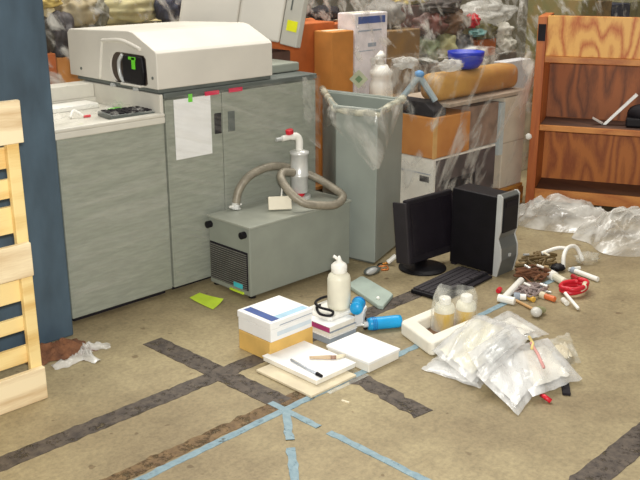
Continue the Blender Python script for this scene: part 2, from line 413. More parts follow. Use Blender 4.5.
# ------------------------------------------------------------------ tall instrument cabinet (right) and low cabinet (left)
FY = 3.385
t = thing('instrument_cabinet', 'tall grey instrument cabinet wrapped in clear film, paper taped to its door', 'cabinet', (2.87, 3.72, 0))
MB().box(2.384, 3.355, FY + 0.02, 4.05, 0.03, 0.945).build('body', 'grey_cab', t, bevel=0.004)
MB().box(2.41, 3.33, FY + 0.05, 4.0, 0.0, 0.03).build('plinth', 'black_soft', t)
MB().box(2.384, 3.36, FY - 0.004, 4.06, 0.945, 0.972).build('worktop', 'grey_dark', t, bevel=0.006)
MB().box(3.05, 3.36, FY + 0.13, 4.06, 0.974, 1.02).build('rear_ledge', 'grey_unit', t, bevel=0.008)
for i, (x0, x1) in enumerate(((2.388, 2.716), (2.721, 3.352))):
    d = MB().box(x0, x1, FY, FY + 0.019, 0.03, 0.94).build('door', 'grey_cab', t, bevel=0.003)
    hx = 2.668 if i == 0 else 2.752
    MB().box(hx, hx + 0.042, FY - 0.004, FY + 0.001, 0.745, 0.845).build('handle', 'black_soft' if i == 0 else 'grey_dark', d, bevel=0.003)
tag(MB().box(2.432, 2.645, FY - 0.006, FY - 0.0045, 0.656, 0.937).build('paper_sheet', 'paper'), 'white sheet of paper taped to the tall cabinet door', 'paper')
tag(MB().box(2.515, 2.538, FY - 0.009, FY - 0.0065, 0.918, 0.955).build('tape_tab', 'greentape'), 'green tape tab holding the white sheet on the cabinet', 'tape')
for x, lb in ((2.655, 'red sticker on the cabinet top edge just above the white sheet'), (2.80, 'red sticker on the cabinet top edge, farther from the white sheet')):
    tag(MB().box(x - 0.042, x + 0.042, FY - 0.009, FY - 0.0045, 0.936, 0.955).build('red_sticker', 'pinkred'), lb, 'sticker', 'red stickers on the cabinet')
# film over the tall cabinet front
def film_panel(x0, x1, y, z0, z1, seed, nx=40, nz=30, amp=0.004):
    return lambda u, v: (x0 + (x1 - x0) * u, y - amp * (1 + mnoise.noise(Vector((u * 6 + v * 3, v * 16, seed)))), z0 + (z1 - z0) * v)
MB().grid(60, 40, film_panel(2.39, 3.358, FY - 0.012, 0.05, 0.955, 1)).build('stretch_film', 'film', t, smooth=True)
# bunched film on its far right corner
mb = MB()
mb.grid(10, 30, lambda u, v: (3.24 + 0.13 * u, FY - 0.015 - 0.03 * abs(mnoise.noise(Vector((u * 6, v * 9, 5)))), 0.965 - 0.30 * v - 0.1 * u * v))
mb.build('bunched_film', 'film_thick', t, smooth=True)

t = thing('bench_cabinet', 'low grey cabinet with a white tray top beside the blue pillar', 'cabinet', (2.1, 3.72, 0))
MB().box(1.835, 2.376, FY, 4.05, 0.03, 0.838).build('body', 'grey_cab', t, bevel=0.004)
MB().box(1.86, 2.36, FY + 0.04, 4.0, 0.0, 0.03).build('plinth', 'black_soft', t)
MB().box(1.815, 2.378, FY - 0.012, 4.06, 0.838, 0.868).box(1.815, 2.378, FY - 0.012, FY + 0.03, 0.868, 0.884).box(1.815, 1.85, FY + 0.03, 4.06, 0.868, 0.884).box(1.85, 2.378, 3.93, 4.06, 0.868, 0.90).build('tray_top', 'white_top', t, bevel=0.005)
MB().box(2.362, 2.380, FY + 0.0, 4.05, 0.868, 0.968).box(1.85, 2.36, 3.935, 4.05, 0.90, 0.966).build('splash_panel', 'white_top', t, bevel=0.004)
MB().box(1.93, 2.30, 3.80, 3.92, 0.868, 0.892).build('raised_strip', 'bottle_white', t, bevel=0.006)
MB().grid(46, 40, film_panel(1.838, 2.37, FY - 0.008, 0.04, 0.83, 2)).build('stretch_film', 'film_level', t, smooth=True)

t = thing('keypad', 'dark keypad under film on the low cabinet top', 'keypad', (2.27, 3.52, 0.868))
R = Matrix.Rotation(math.radians(-8), 3, 'Z')
MB().obox((2.27, 3.52, 0.879), (0.22, 0.15, 0.022), R).build('case', 'grey_dark', t, bevel=0.005)
mb = MB()
for i in range(6):
    for j in range(4): mb.obox(Vector((2.27, 3.52, 0.893)) + R @ Vector((-0.085 + i * 0.034, -0.05 + j * 0.034, 0)), (0.024, 0.024, 0.006), R)
mb.build('keys', 'black_soft', t)
tag(MB().box(2.30, 2.36, 3.70, 3.735, 0.8685, 0.872, 0.3).build('tape_scrap', 'greentape'), 'green tape scrap behind the keypad on the low cabinet top', 'tape')
tag(MB().box(1.90, 2.02, 3.44, 3.47, 0.8685, 0.8705, 0.2).build('label_scrap', mat('pale_green_label', (196, 212, 140), 0.7)), 'pale green label lying near the pillar end of the low cabinet top', 'label')
t = thing('small_clamp', 'small red and white clamp on the low cabinet top', 'clamp', (2.07, 3.62, 0.868))
MB().tube(spline([(2.04, 3.62, 0.876), (2.07, 3.64, 0.90), (2.10, 3.61, 0.876)], 6), 0.007, 8).build('bracket', 'bottle_white', t, smooth=True)
MB().cyl((2.10, 3.61, 0.874), (2.13, 3.60, 0.876), 0.006, 8).build('screw', 'red', t)
mb = MB()
mb.grid(44, 26, lambda u, v: (1.86 + 0.50 * u, 3.42 + 0.36 * v, 0.886 + 0.028 * abs(mnoise.noise(Vector((u * 7, v * 6, 3)))) + 0.012 * abs(mnoise.noise(Vector((u * 19, v * 17, 7))))))
tag(mb.build('loose_film', film_mat('loose_clear_film', lo=0.03, hi=0.5, scale=16, d=(1, 0.5, 0), elong=3, p0=0.48, p1=0.75), smooth=True), 'loose clear film spread over the low cabinet top and keypad', 'film')

# ------------------------------------------------------------------ white hood (spectrometer cover)
t = thing('instrument_hood', 'large white instrument hood with a dark round-sided opening', 'instrument', (2.7, 3.74, 0.974))
X0, X1 = 2.354, 3.05
prof = [(FY, 0.99), (FY, 1.150), (FY + 0.012, 1.162), (3.56, 1.232), (3.60, 1.238), (4.12, 1.217), (4.14, 1.20), (4.14, 0.99)]
hole = []
for k in range(13):
    a = PI / 2 + PI * k / 12
    hole.append((3.700 - 0.062 * math.cos(a), 1.065 + 0.070 * math.sin(a)))
hole = [(3.485, 1.133), (3.47, 1.118), (3.465, 1.01), (3.48, 0.999)] + hole[::-1]
bm = bmesh.new()
def loop(pts, x):
    vs = [bm.verts.new((x, y, z)) for y, z in pts]
    return vs, [bm.edges.new((vs[i], vs[(i + 1) % len(vs)])) for i in range(len(vs))]
ov, oe = loop(prof, X0); hv, he = loop(hole, X0)
bm.faces.new(ov[0:5] + [hv[0], hv[1], hv[2], hv[3]])
bm.faces.new(ov[4:] + [ov[0]] + hv[3:] + [hv[0]])
bv = [bm.verts.new((X1, y, z)) for y, z in prof]
for i in range(len(prof)): bm.faces.new((ov[i], ov[(i + 1) % len(prof)], bv[(i + 1) % len(prof)], bv[i]))
bm.faces.new(bv)
iv = [bm.verts.new((X0 + 0.13, y, z)) for y, z in hole]
for i in range(len(hole)): bm.faces.new((hv[i], hv[(i + 1) % len(hole)], iv[(i + 1) % len(hole)], iv[i]))
bm.faces.new(iv)
mb = MB(); mb.bm.free(); mb.bm = bm
mb.build('shell', 'white_hood', t, bevel=0.007, seg=3)
MB().box(X0 + 0.006, X1 - 0.01, FY + 0.006, 4.08, 0.974, 0.99).build('base_gasket', 'grey_dark', t)
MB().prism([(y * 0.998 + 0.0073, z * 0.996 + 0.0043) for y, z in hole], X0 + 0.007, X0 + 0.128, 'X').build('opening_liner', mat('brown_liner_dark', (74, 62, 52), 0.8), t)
bl = MB().prism([(3.645, 1.005), (3.49, 1.0), (3.478, 1.06), (3.487, 1.122), (3.50, 1.128), (3.635, 1.128), (3.645, 1.10)], X0 - 0.012, X0 + 0.12, 'X').build('access_cover', 'black', t, bevel=0.006)
MB().tube(spline([(X0 - 0.006, 3.645, 1.128), (X0 - 0.01, 3.668, 1.10), (X0 - 0.01, 3.674, 1.065), (X0 - 0.01, 3.666, 1.03), (X0 - 0.006, 3.648, 1.002)], 6), 0.009, 8).build('cover_edge', 'silver', t, smooth=True)
MB().box(X0 - 0.022, X0 + 0.05, 3.50, 3.655, 0.99, 1.0).build('opening_sill', 'white_hood', t, bevel=0.003)
MB().box(X0 - 0.016, X0 - 0.0125, 3.535, 3.56, 1.07, 1.122).box(X0 - 0.016, X0 - 0.0125, 3.53, 3.585, 1.112, 1.124).build('tape_strip', 'greentape', t)
MB().tube(spline([(X0, 3.865, 0.995), (X0, 3.825, 1.165), (X0, 3.805, 1.18), (X0, 3.65, 1.19), (X0, 3.50, 1.16)], 8), 0.010, 8).build('raised_rib', 'white_hood', t, smooth=True)
for y, z in ((4.03, 1.03), (3.42, 1.04)):
    MB().cyl((X0 - 0.003, y, z), (X0 + 0.01, y, z), 0.007, 10).build('screw', 'grey_dark', t)
for y in (3.56, 3.75):
    MB().cyl((X0 + 0.01, y, 0.975), (X0 - 0.012, y, 0.978), 0.009, 8).build('foot', 'silver', t)

# ------------------------------------------------------------------ tilted white enclosure behind the hood
e1 = Vector((1, -1, 0)).normalized(); e2 = Vector((1, 1, 0)).normalized(); e3 = Vector((0, 0, 1))
B0 = Matrix((e1, e2, e3)).transposed()
R = Matrix.Rotation(math.radians(10.5), 3, e2) @ B0
MT = Matrix.Translation((3.075, 4.193, 1.195)) @ R.to_4x4()
t = thing('white_enclosure', 'tilted white equipment enclosure with a yellow sticker behind the hood', 'instrument', (3.4, 4.05, 1.04))
MB().prism([(0, 0.008), (0.325, 0.008), (0.325, 0.27), (0, 0.27)], 0, 0.62, 'Z', MT).build('rear_shell', 'white_hood', t, bevel=0.012, seg=3)
MB().prism([(0.326, -0.004), (0.572, 0), (0.572, 0.27), (0.326, 0.27)], 0, 0.62, 'Z', MT).build('shell', 'white_hood', t, bevel=0.012, seg=3)
MB().prism([(0.574, 0.0), (0.668, -0.055), (0.692, -0.03), (0.692, 0.26), (0.574, 0.26)], -0.004, 0.62, 'Z', MT).build('end_bezel', mat('pale_grey_bezel', (196, 194, 184), 0.45, var=0.02), t, bevel=0.005)
dirb = Vector((0.094, -0.055)).normalized(); nb = Vector((dirb.y, -dirb.x))
def on_bezel(u0, u1, z0, z1, h=0.0025):
    a = Vector((0.574, 0.0)) + dirb * u0 + nb * 0.0006; b = Vector((0.574, 0.0)) + dirb * u1 + nb * 0.0006
    return [(a.x, a.y), (b.x, b.y), (b.x + nb.x * h, b.y + nb.y * h), (a.x + nb.x * h, a.y + nb.y * h)], z0, z1
q, za, zb = on_bezel(0.028, 0.095, 0.078, 0.136)
MB().prism(q, za, zb, 'Z', MT).build('yellow_sticker', 'yellow', t)
q, za, zb = on_bezel(0.035, 0.043, 0.19, 0.27)
MB().prism(q, za, zb, 'Z', MT).build('printed_marking', 'grey_dark', t)
tag(MB().box(3.375, 3.62, 3.86, 4.4, 0, 1.035).build('equipment_crate', mat('dark_crate', (92, 66, 56), 0.7, var=0.15), bevel=0.008), 'dark crate behind the tall cabinet under the tilted white enclosure', 'crate')

# ------------------------------------------------------------------ cooling unit with hose
t = thing('vacuum_pump_unit', 'grey floor-standing pump unit with dark grille and black corner knobs', 'pump unit', (2.93, 3.21, 0))
MB().box(2.586, 3.27, 3.05, 3.356, 0.018, 0.355).build('housing', 'grey_unit', t, bevel=0.005)
MB().box(2.58, 3.276, 3.044, 3.360, 0.355, 0.366).build('lid', mat('pale_grey_lid', (160, 163, 151), 0.45, var=0.03), t, bevel=0.003)
g = MB().box(2.581, 2.588, 3.066, 3.345, 0.045, 0.236).build('grille', 'black_soft', t, bevel=0.002)
mb = MB()
for i in range(17): mb.box(2.577, 2.582, 3.070, 3.341, 0.05 + i * 0.0108, 0.0545 + i * 0.0108)
mb.build('louvre', mat('grille_grey', (112, 111, 104), 0.6), g)
for y in (3.338, 3.085):
    MB().cyl((2.588, y, 0.322), (2.562, y, 0.322), 0.017, 14).build('corner_knob', 'black', t, smooth=False)
MB().box(2.576, 2.5795, 3.10, 3.165, 0.048, 0.072).build('teal_label', 'teal', t)
MB().box(2.579, 2.587, 3.10, 3.20, 0.020, 0.030).build('yellow_strip', 'greenpaper', t)
for x in (2.62, 3.23):
    for y in (3.08, 3.345): MB().cyl((x, y, 0), (x, y, 0.018), 0.018, 10).build('foot', 'black', t)

t = thing('filter_canister', 'stainless filter canister with white elbow and red knob on the pump unit', 'filter', (3.12, 3.27, 0.366))
MB().lathe([(0.058, 0), (0.058, 0.012), (0.036, 0.014)], (3.12, 3.27, 0.366)).build('base_flange', 'steel', t, smooth=False)
MB().lathe([(0.040, 0), (0.042, 0.006), (0.040, 0.014)], (3.10, 3.27, 0.381)).build('red_ring', 'red', t)
MB().lathe([(0.040, 0.016), (0.045, 0.022), (0.045, 0.10), (0.048, 0.103), (0.048, 0.112), (0.045, 0.115), (0.045, 0.215), (0.050, 0.218), (0.050, 0.23), (0.02, 0.24)], (3.12, 3.27, 0.378)).build('canister', 'steel', t, smooth=True)
MB().tube(spline([(3.12, 3.27, 0.615), (3.12, 3.27, 0.665), (3.105, 3.275, 0.688), (3.07, 3.28, 0.69), (3.02, 3.29, 0.686)], 6), 0.019, 12, rfun=lambda u: 0.019 if u < .75 else 0.015).build('elbow', 'bottle_white', t, smooth=True)
MB().cyl((3.065, 3.28, 0.705), (3.06, 3.28, 0.728), 0.02, 12).build('red_knob', 'red', t, bevel=0.003)
MB().cyl((3.02, 3.29, 0.686), (2.985, 3.296, 0.684), 0.010, 10).build('nozzle', 'silver', t)

H = [(2.741, 3.33, 0.392), (2.764, 3.33, 0.46), (2.828, 3.325, 0.520), (2.953, 3.325, 0.545), (3.10, 3.335, 0.517), (3.21, 3.25, 0.462), (3.24, 3.13, 0.412), (3.215, 3.05, 0.392), (3.13, 3.020, 0.374), (3.03, 3.03, 0.388), (2.945, 3.06, 0.412), (2.912, 3.12, 0.461), (2.92, 3.19, 0.512), (2.965, 3.225, 0.532), (3.035, 3.225, 0.520)]
t = thing('vacuum_hose', 'ribbed tan grey hose looping over the pump unit behind the canister', 'hose', (2.98, 3.2, 0.366))
S = spline(H, 22)
MB().tube(S, 0.02, 12, rfun=lambda u: 0.0205 + 0.0012 * math.sin(u * len(S) * 2.4)).build('sheath', 'hose', t, smooth=True)
e = MB().tube([(2.741, 3.33, 0.400), (2.738, 3.33, 0.368)], 0.02, 12).tube([(2.739, 3.33, 0.376), (2.738, 3.33, 0.370)], 0.028, 12).build('end_fitting', 'steel', t)
MB().tube([(2.70, 3.33, 0.385), (2.775, 3.33, 0.385)], 0.006, 8).build('clamp_screw', 'bottle_white', e)
t = thing('card_tag', 'blank cream card tag with a wire tie on the pump unit', 'tag', (2.93, 3.15, 0.366))
R = Matrix.Rotation(math.radians(-35), 3, 'Z') @ Matrix.Rotation(math.radians(-18), 3, 'X')
MB().obox((2.885, 3.165, 0.402), (0.115, 0.022, 0.066), R).build('card', 'tagcard', t, bevel=0.004)
MB().tube([(2.905, 3.175, 0.43), (2.915, 3.18, 0.475)], 0.004, 6).build('wire_tie', 'bottle_white', t)
t2 = MB().blob((2.895, 3.22, 0.372), (0.02, 0.012, 0.006), 0.1).build('hose_washer', 'black', smooth=True); tag(t2, 'small black rubber washer behind the cream tag on the pump unit', 'washer')

# fluorescent paper on the floor
mb = MB()
A, Bq, Cq, D = Vector((2.388, 3.268, 0)), Vector((2.462, 3.286, 0)), Vector((2.487, 3.134, 0)), Vector((2.387, 3.09, 0))
mb.grid(10, 8, lambda u, v: (A.lerp(D, u)).lerp(Bq.lerp(Cq, u), v) + Vector((0, 0, 0.003 + 0.012 * (v ** 3) * u + 0.008 * (1 - u) ** 3)))
tag(mb.build('note_paper', 'greenpaper', solid=0.001), 'fluorescent yellow-green note paper on the floor by the pump unit', 'paper')

# ------------------------------------------------------------------ grey bin with film over its rim
t = thing('waste_bin', 'tall open grey bin with clear film pulled over its rim', 'bin', (3.5, 3.2, 0))
Pb = [Vector(q) for q in ((3.378, 2.968), (3.735, 3.100), (3.660, 3.640), (3.332, 3.215))]
def inset(P, d):
    c = sum(P, Vector((0, 0))) / len(P); return [p + (c - p).normalized() * d for p in P]
bm = bmesh.new(); In = inset(Pb, 0.03); hz = 0.82
def ringv(P, z): return [bm.verts.new((p.x, p.y, z)) for p in P]
a0 = ringv(inset(Pb, 0.002), 0.0125); a1 = ringv(Pb, hz); b1 = ringv(In, hz); b0 = ringv(inset(Pb, 0.05), 0.05)
for A_, B_ in ((a0, a1), (a1, b1), (b1, b0)):
    for i in range(4): bm.faces.new((A_[i], A_[(i + 1) % 4], B_[(i + 1) % 4], B_[i]))
bm.faces.new(b0); bm.faces.new(a0[::-1])
mb = MB(); mb.bm.free(); mb.bm = bm; mb.build('body', 'bin_grey', t, bevel=0.006)
mb = MB(); mb.prism([tuple(p) for p in inset(Pb, 0.03)], 0.0, 0.012); mb.build('base', 'grey_dark', t)
# rim lip
outer = [p + (p - sum(Pb, Vector((0, 0))) / 4).normalized() * 0.008 for p in Pb]
mb = MB(); mb.tube([(p.x, p.y, hz) for p in outer], 0.011, 8, closed=True); mb.build('rim', 'bin_grey', t, smooth=True)
# draped film on the two near sides
def along(s):
    P = [Pb[2], Pb[3], Pb[0], Pb[1]]; L = [(P[i + 1] - P[i]).length for i in range(3)]; s *= sum(L)
    for i in range(3):
        if s <= L[i] + 1e-6:
            d = (P[i + 1] - P[i]).normalized(); n = Vector((d.y, -d.x))
            return P[i] + d * s, n
        s -= L[i]
    return P[3], Vector((0, -1))
cb = sum(Pb, Vector((0, 0))) / 4
def drape(u, v):
    p, n = along(u)
    if (p + n - cb).length < (p - cb).length: n = -n
    fall = 0.06 + 0.27 * max(0, 1 - abs(u - 0.66) / 0.26) ** 1.2 + 0.22 * max(0, 1 - u / 0.5) + 0.03 * mnoise.noise(Vector((u * 7, 3, 1)))
    fold = mnoise.noise(Vector((u * 9 + v * 3, v * 2, 2)))
    q = p + n * (0.013 + 0.010 * abs(fold) + 0.02 * math.sin(PI * v))
    return (q.x, q.y, hz + 0.01 - fall * v)
MB().grid(80, 30, drape).build('liner_film', 'film_thick', t, smooth=True)
rolled = []
for k in range(41):
    p, n = along(k / 40)
    rolled.append((p.x, p.y, hz + 0.012 - 0.026 * math.sin(PI * k / 40) + 0.006 * mnoise.noise(Vector((k * 0.5, 0, 3)))))
MB().tube(rolled, 0.018, 9, rfun=lambda u: 0.020 + 0.007 * mnoise.noise(Vector((u * 22, 1, 7)))).build('rolled_film', M['rolled'], t, smooth=True)
tag(MB().blob((3.53, 3.28, 0.56), (0.08, 0.09, 0.08), 0.4, 2.6, 4).build('waste_bag', 'film_sheet', smooth=True), 'crumpled clear plastic inside the grey bin', 'plastic waste')

# ------------------------------------------------------------------ computer: tower, monitor, keyboard, mouse
t = thing('computer_tower', 'black computer tower with a silver edged front standing behind the monitor', 'computer', (3.77, 2.62, 0))
MB().box(3.69, 3.832, 2.435, 2.715, 0.008, 0.415).build('case', 'black', t, bevel=0.006)
fz = [(2.436, 0.0), (2.436, 0.43), (2.418, 0.432), (2.404, 0.418), (2.404, 0.24), (2.416, 0.20), (2.396, 0.15), (2.392, 0.09), (2.412, 0.0)]
MB().prism([(y, z) for y, z in fz], 3.684, 3.694, 'X').build('bezel_edge', 'silver', t, bevel=0.002)
MB().prism([(y, z) for y, z in fz], 3.832, 3.842, 'X').build('bezel_edge', 'silver', t, bevel=0.002)
MB().prism([(y + 0.002, z * 0.995) for y, z in fz], 3.694, 3.832, 'X').build('front_bezel', mat('grey_bezel', (98, 100, 97), 0.35, var=0.04), t)
dp = MB().box(3.700, 3.826, 2.399, 2.42, 0.232, 0.412).build('drive_panel', 'black', t, bevel=0.003)
MB().box(3.712, 3.814, 2.3965, 2.3995, 0.365, 0.392).build('drive_tray', 'black_soft', dp)
MB().box(3.755, 3.77, 2.388, 2.396, 0.10, 0.115).build('power_button', 'silver', t)
for x in (3.70, 3.82):
    for y in (2.46, 2.69): MB().box(x - 0.012, x + 0.012, y - 0.015, y + 0.015, 0, 0.009).build('foot', 'black_soft', t)

t = thing('computer_monitor', 'black flat monitor leaning on its stand in front of the computer tower', 'monitor', (3.47, 2.76, 0))
Rm = Matrix.Rotation(math.radians(-3), 3, 'Z') @ Matrix.Rotation(math.radians(-7), 3, 'X')
pc = Vector((3.572, 2.765, 0.220))
MB().obox(pc, (0.352, 0.035, 0.335), Rm).build('panel', 'black_soft', t, bevel=0.008)
MB().obox(pc + Rm @ Vector((0, 0.035, 0)), (0.26, 0.045, 0.23), Rm).build('rear_housing', 'black', t, bevel=0.015)
MB().obox(pc + Rm @ Vector((0, -0.0185, 0.008)), (0.31, 0.003, 0.27), Rm).build('screen', 'screen', t)
MB().obox(pc + Rm @ Vector((0.167, -0.018, 0)), (0.006, 0.004, 0.30), Rm).build('bezel_trim', mat('bezel_highlight', (52, 44, 50), 0.3), t)
MB().prism([(3.52, 2.80), (3.61, 2.80), (3.60, 2.83), (3.53, 2.83)], 0.012, 0.20).build('stand_neck', 'black', t, bevel=0.006)
MB().lathe([(0.125, 0), (0.125, 0.008), (0.10, 0.016), (0.04, 0.02)], (3.525, 2.765, 0.0), 36).build('stand_base', 'black', t, smooth=False)
MB().obox(pc + Rm @ Vector((-0.183, 0.028, -0.005)), (0.014, 0.09, 0.32), Rm).build('side_cover', mat('side_black', (44, 40, 44), 0.5), t, bevel=0.004)

t = thing('computer_keyboard', 'black computer keyboard lying flat on the floor before the monitor', 'keyboard', (3.43, 2.51, 0))
Rk = Matrix.Rotation(math.radians(4), 3, 'Z'); kc = Vector((3.43, 2.51, 0.012))
MB().obox(kc, (0.45, 0.165, 0.02), Rk).build('case', 'black', t, bevel=0.005)
MB().obox(kc + Rk @ Vector((0, -0.095, -0.004)), (0.44, 0.03, 0.012), Rk).build('palm_rest', 'black_soft', t, bevel=0.003)
M['keycap'] = mat('keycap_black', (52, 48, 52), 0.5, var=0.1)
for j in range(5):
    y = -0.062 + j * 0.031
    xs = [(-0.205 + i * 0.0205, 0.0175) for i in range(21)]
    if j == 0: xs = [(-0.2, 0.026), (-0.17, 0.022), (-0.142, 0.022), (-0.07, 0.11), (0.005, 0.022), (0.032, 0.022), (0.058, 0.022), (0.09, 0.0175), (0.112, 0.0175), (0.134, 0.0175), (0.164, 0.03), (0.20, 0.0175)]
    for x, w in xs[:20] if j else xs:
        MB().obox(kc + Rk @ Vector((x, y, 0.0135)), (w, 0.026, 0.008), Rk).build('key', 'keycap', t)

t = thing('computer_mouse', 'silver grey computer mouse on the floor by the bin', 'mouse', (3.28, 2.90, 0))
MB().blob((3.28, 2.90, 0.014), (0.058, 0.03, 0.02), 0.02, 1, 1).build('body', 'grey_dark', t, smooth=True)
MB().blob((3.262, 2.885, 0.02), (0.042, 0.016, 0.017), 0.02, 1, 1).build('button_plate', 'silver', t, smooth=True)
MB().tube(spline([(3.33, 2.91, 0.012), (3.40, 2.955, 0.008), (3.46, 2.93, 0.006), (3.53, 2.97, 0.006), (3.62, 3.00, 0.006)], 8), 0.004, 6).build('cable', 'black', t, smooth=True)
t = thing('plug_connector', 'white plug with a brass tip behind the silver mouse', 'plug', (3.42, 2.93, 0))
MB().cyl((3.43, 2.925, 0.014), (3.47, 2.90, 0.05), 0.013, 10).build('body', 'bottle_white', t, bevel=0.003)
MB().cyl((3.43, 2.925, 0.014), (3.405, 2.935, 0.008), 0.007, 8).build('tip', mat('brass', (210, 140, 60), 0.3, 0.6), t)
tag(MB().tube(spline([(3.36, 2.93, 0.006), (3.39, 2.90, 0.012), (3.37, 2.87, 0.006), (3.34, 2.89, 0.006)], 6), 0.005, 6).build('copper_wire', mat('copper', (200, 120, 60), 0.35, 0.5), smooth=True), 'short copper coloured wire between the mouse and the monitor base', 'wire')

# ------------------------------------------------------------------ boxes, books, bottle and tools
t = thing('yellow_carton', 'yellow-brown cardboard carton carrying the white labelled box', 'box', (2.325, 2.585, 0))
MB().box(2.203, 2.446, 2.488, 2.683, 0, 0.085).build('carton', 'ybox', t, bevel=0.003)
MB().box(2.204, 2.445, 2.575, 2.595, 0.0852, 0.086).build('sealing_tape', mat('tape_tan', (224, 196, 130), 0.4), t)
t = thing('white_box', 'white box with dark blue and pale blue label on the yellow-brown carton', 'box', (2.32, 2.585, 0.087))
MB().box(2.205, 2.436, 2.484, 2.686, 0.087, 0.140).build('box_base', 'paper', t, bevel=0.002)
lid = MB().box(2.202, 2.439, 2.481, 2.689, 0.142, 0.172).build('lid', 'paper', t, bevel=0.003)
MB().box(2.222, 2.262, 2.495, 2.672, 0.1722, 0.1730).build('blue_band', 'label_blue', lid)
MB().box(2.262, 2.425, 2.495, 2.530, 0.1722, 0.1728).build('sky_band', 'label_sky', lid)
MB().box(2.25, 2.432, 2.4795, 2.4808, 0.150, 0.153).build('print_line', 'printgrey', lid)
MB().box(2.24, 2.43, 2.4828, 2.4838, 0.106, 0.124).build('side_label', 'label_pale', t)

t = thing('folder', 'kraft folder lying on the floor under the white booklet', 'folder', (2.23, 2.31, 0))
MB().box(2.104, 2.352, 2.150, 2.462, 0.002, 0.012).build('cover', 'kraft', t, bevel=0.002)
MB().box(2.18, 2.40, 2.125, 2.33, 0.001, 0.0018).build('clear_sleeve', 'bag_clear', t)
t = thing('booklet', 'white booklet on the kraft folder beneath the pen', 'booklet', (2.285, 2.345, 0.013))
MB().box(2.176, 2.392, 2.195, 2.50, 0.0135, 0.033).build('pages', 'paper2', t, bevel=0.002)
MB().box(2.172, 2.395, 2.192, 2.503, 0.0332, 0.0356).build('cover', 'paper', t, bevel=0.001)
t = thing('pen', 'slim silver pen with a black tip on the white booklet', 'pen', (2.21, 2.29, 0.036))
MB().cyl((2.222, 2.385, 0.0415), (2.207, 2.225, 0.0415), 0.005, 10).build('barrel', mat('pale_steel', (190, 196, 204), 0.35, 0.3), t, smooth=True)
MB().tube([(2.207, 2.225, 0.0415), (2.205, 2.195, 0.0415)], 0.006, 10, rfun=lambda u: 0.008 - 0.002 * u).build('tip', 'black', t)
t = thing('dropper', 'tan dropper tool lying crosswise on the white booklet', 'dropper', (2.33, 2.31, 0.036))
MB().tube([(2.285, 2.345, 0.043), (2.345, 2.285, 0.044)], 0.006, 10, rfun=lambda u: 0.005 + 0.004 * u).build('tube', mat('tan_rubber', (202, 178, 146), 0.6), t, smooth=True)
MB().tube([(2.345, 2.285, 0.044), (2.352, 2.278, 0.044), (2.36, 2.27, 0.044)], 0.009, 10, rfun=lambda u: 0.008).build('collar', mat('brown_collar', (150, 118, 100), 0.4), t, smooth=True)
MB().tube([(2.36, 2.27, 0.044), (2.385, 2.262, 0.044), (2.40, 2.256, 0.044)], 0.01, 10, rfun=lambda u: 0.009 - 0.004 * u).build('bulb', 'cream', t, smooth=True)
t = thing('binder_box', 'flat blank white box on the floor beside the white booklet', 'box', (2.505, 2.255, 0))
MB().box(2.415, 2.598, 2.142, 2.372, 0, 0.034).build('tray', 'paper2', t, bevel=0.003)
MB().box(2.411, 2.602, 2.138, 2.376, 0.0345, 0.047).build('lid', 'paper', t, bevel=0.003)
tag(MB().box(2.173, 2.181, 2.028, 2.06, 0, 0.004, 0.2).build('paper_sliver', 'cream'), 'tiny cream paper sliver lying alone on the floor', 'scrap')

# stack of catalogues under the bottle
bx = (2.492, 2.655, 2.432, 2.63)
t = thing('catalogue', 'thick grey-edged catalogue at the bottom of the stack under the bottle', 'book', (2.57, 2.52, 0), 'catalogues stacked under the bottle')
MB().box(bx[0], bx[1], bx[2], bx[3], 0.0, 0.030).build('pages', 'printgrey', t, bevel=0.002)
MB().box(bx[0] - 0.003, bx[1] + 0.003, bx[2] - 0.003, bx[3] + 0.003, 0.0302, 0.033).build('cover', 'paper', t)
t = thing('catalogue', 'white catalogue in the middle of the stack under the bottle', 'book', (2.57, 2.52, 0.034), 'catalogues stacked under the bottle')
MB().box(bx[0] + 0.004, bx[1] - 0.002, bx[2] + 0.003, bx[3], 0.0335, 0.053).build('pages', 'paper2', t, bevel=0.002)
MB().box(bx[0] + 0.001, bx[1], bx[2], bx[3], 0.0532, 0.0555).build('cover', 'printgrey', t)
t = thing('catalogue', 'catalogue with a magenta spine near the top of the stack under the bottle', 'book', (2.57, 2.52, 0.056), 'catalogues stacked under the bottle')
MB().box(bx[0] + 0.002, bx[1] - 0.004, bx[2] + 0.006, bx[3] - 0.01, 0.056, 0.078).build('pages', 'paper2', t, bevel=0.002)
MB().box(bx[0] - 0.001, bx[0] + 0.0018, bx[2] + 0.004, bx[3] - 0.02, 0.056, 0.079).build('spine', 'magenta', t)
MB().box(bx[0] - 0.001, bx[1] - 0.002, bx[2] + 0.004, bx[3] - 0.008, 0.0782, 0.081).build('cover', 'paper', t)
t = thing('lidded_tray', 'rounded white plastic tray under the squeeze bottle', 'tray', (2.64, 2.55, 0.081))
MB().prism([(2.535, 2.49), (2.545, 2.475), (2.69, 2.475), (2.72, 2.50), (2.72, 2.61), (2.70, 2.635), (2.55, 2.635), (2.535, 2.62)], 0.0815, 0.098).build('tray', 'bottle_white', t, bevel=0.004)

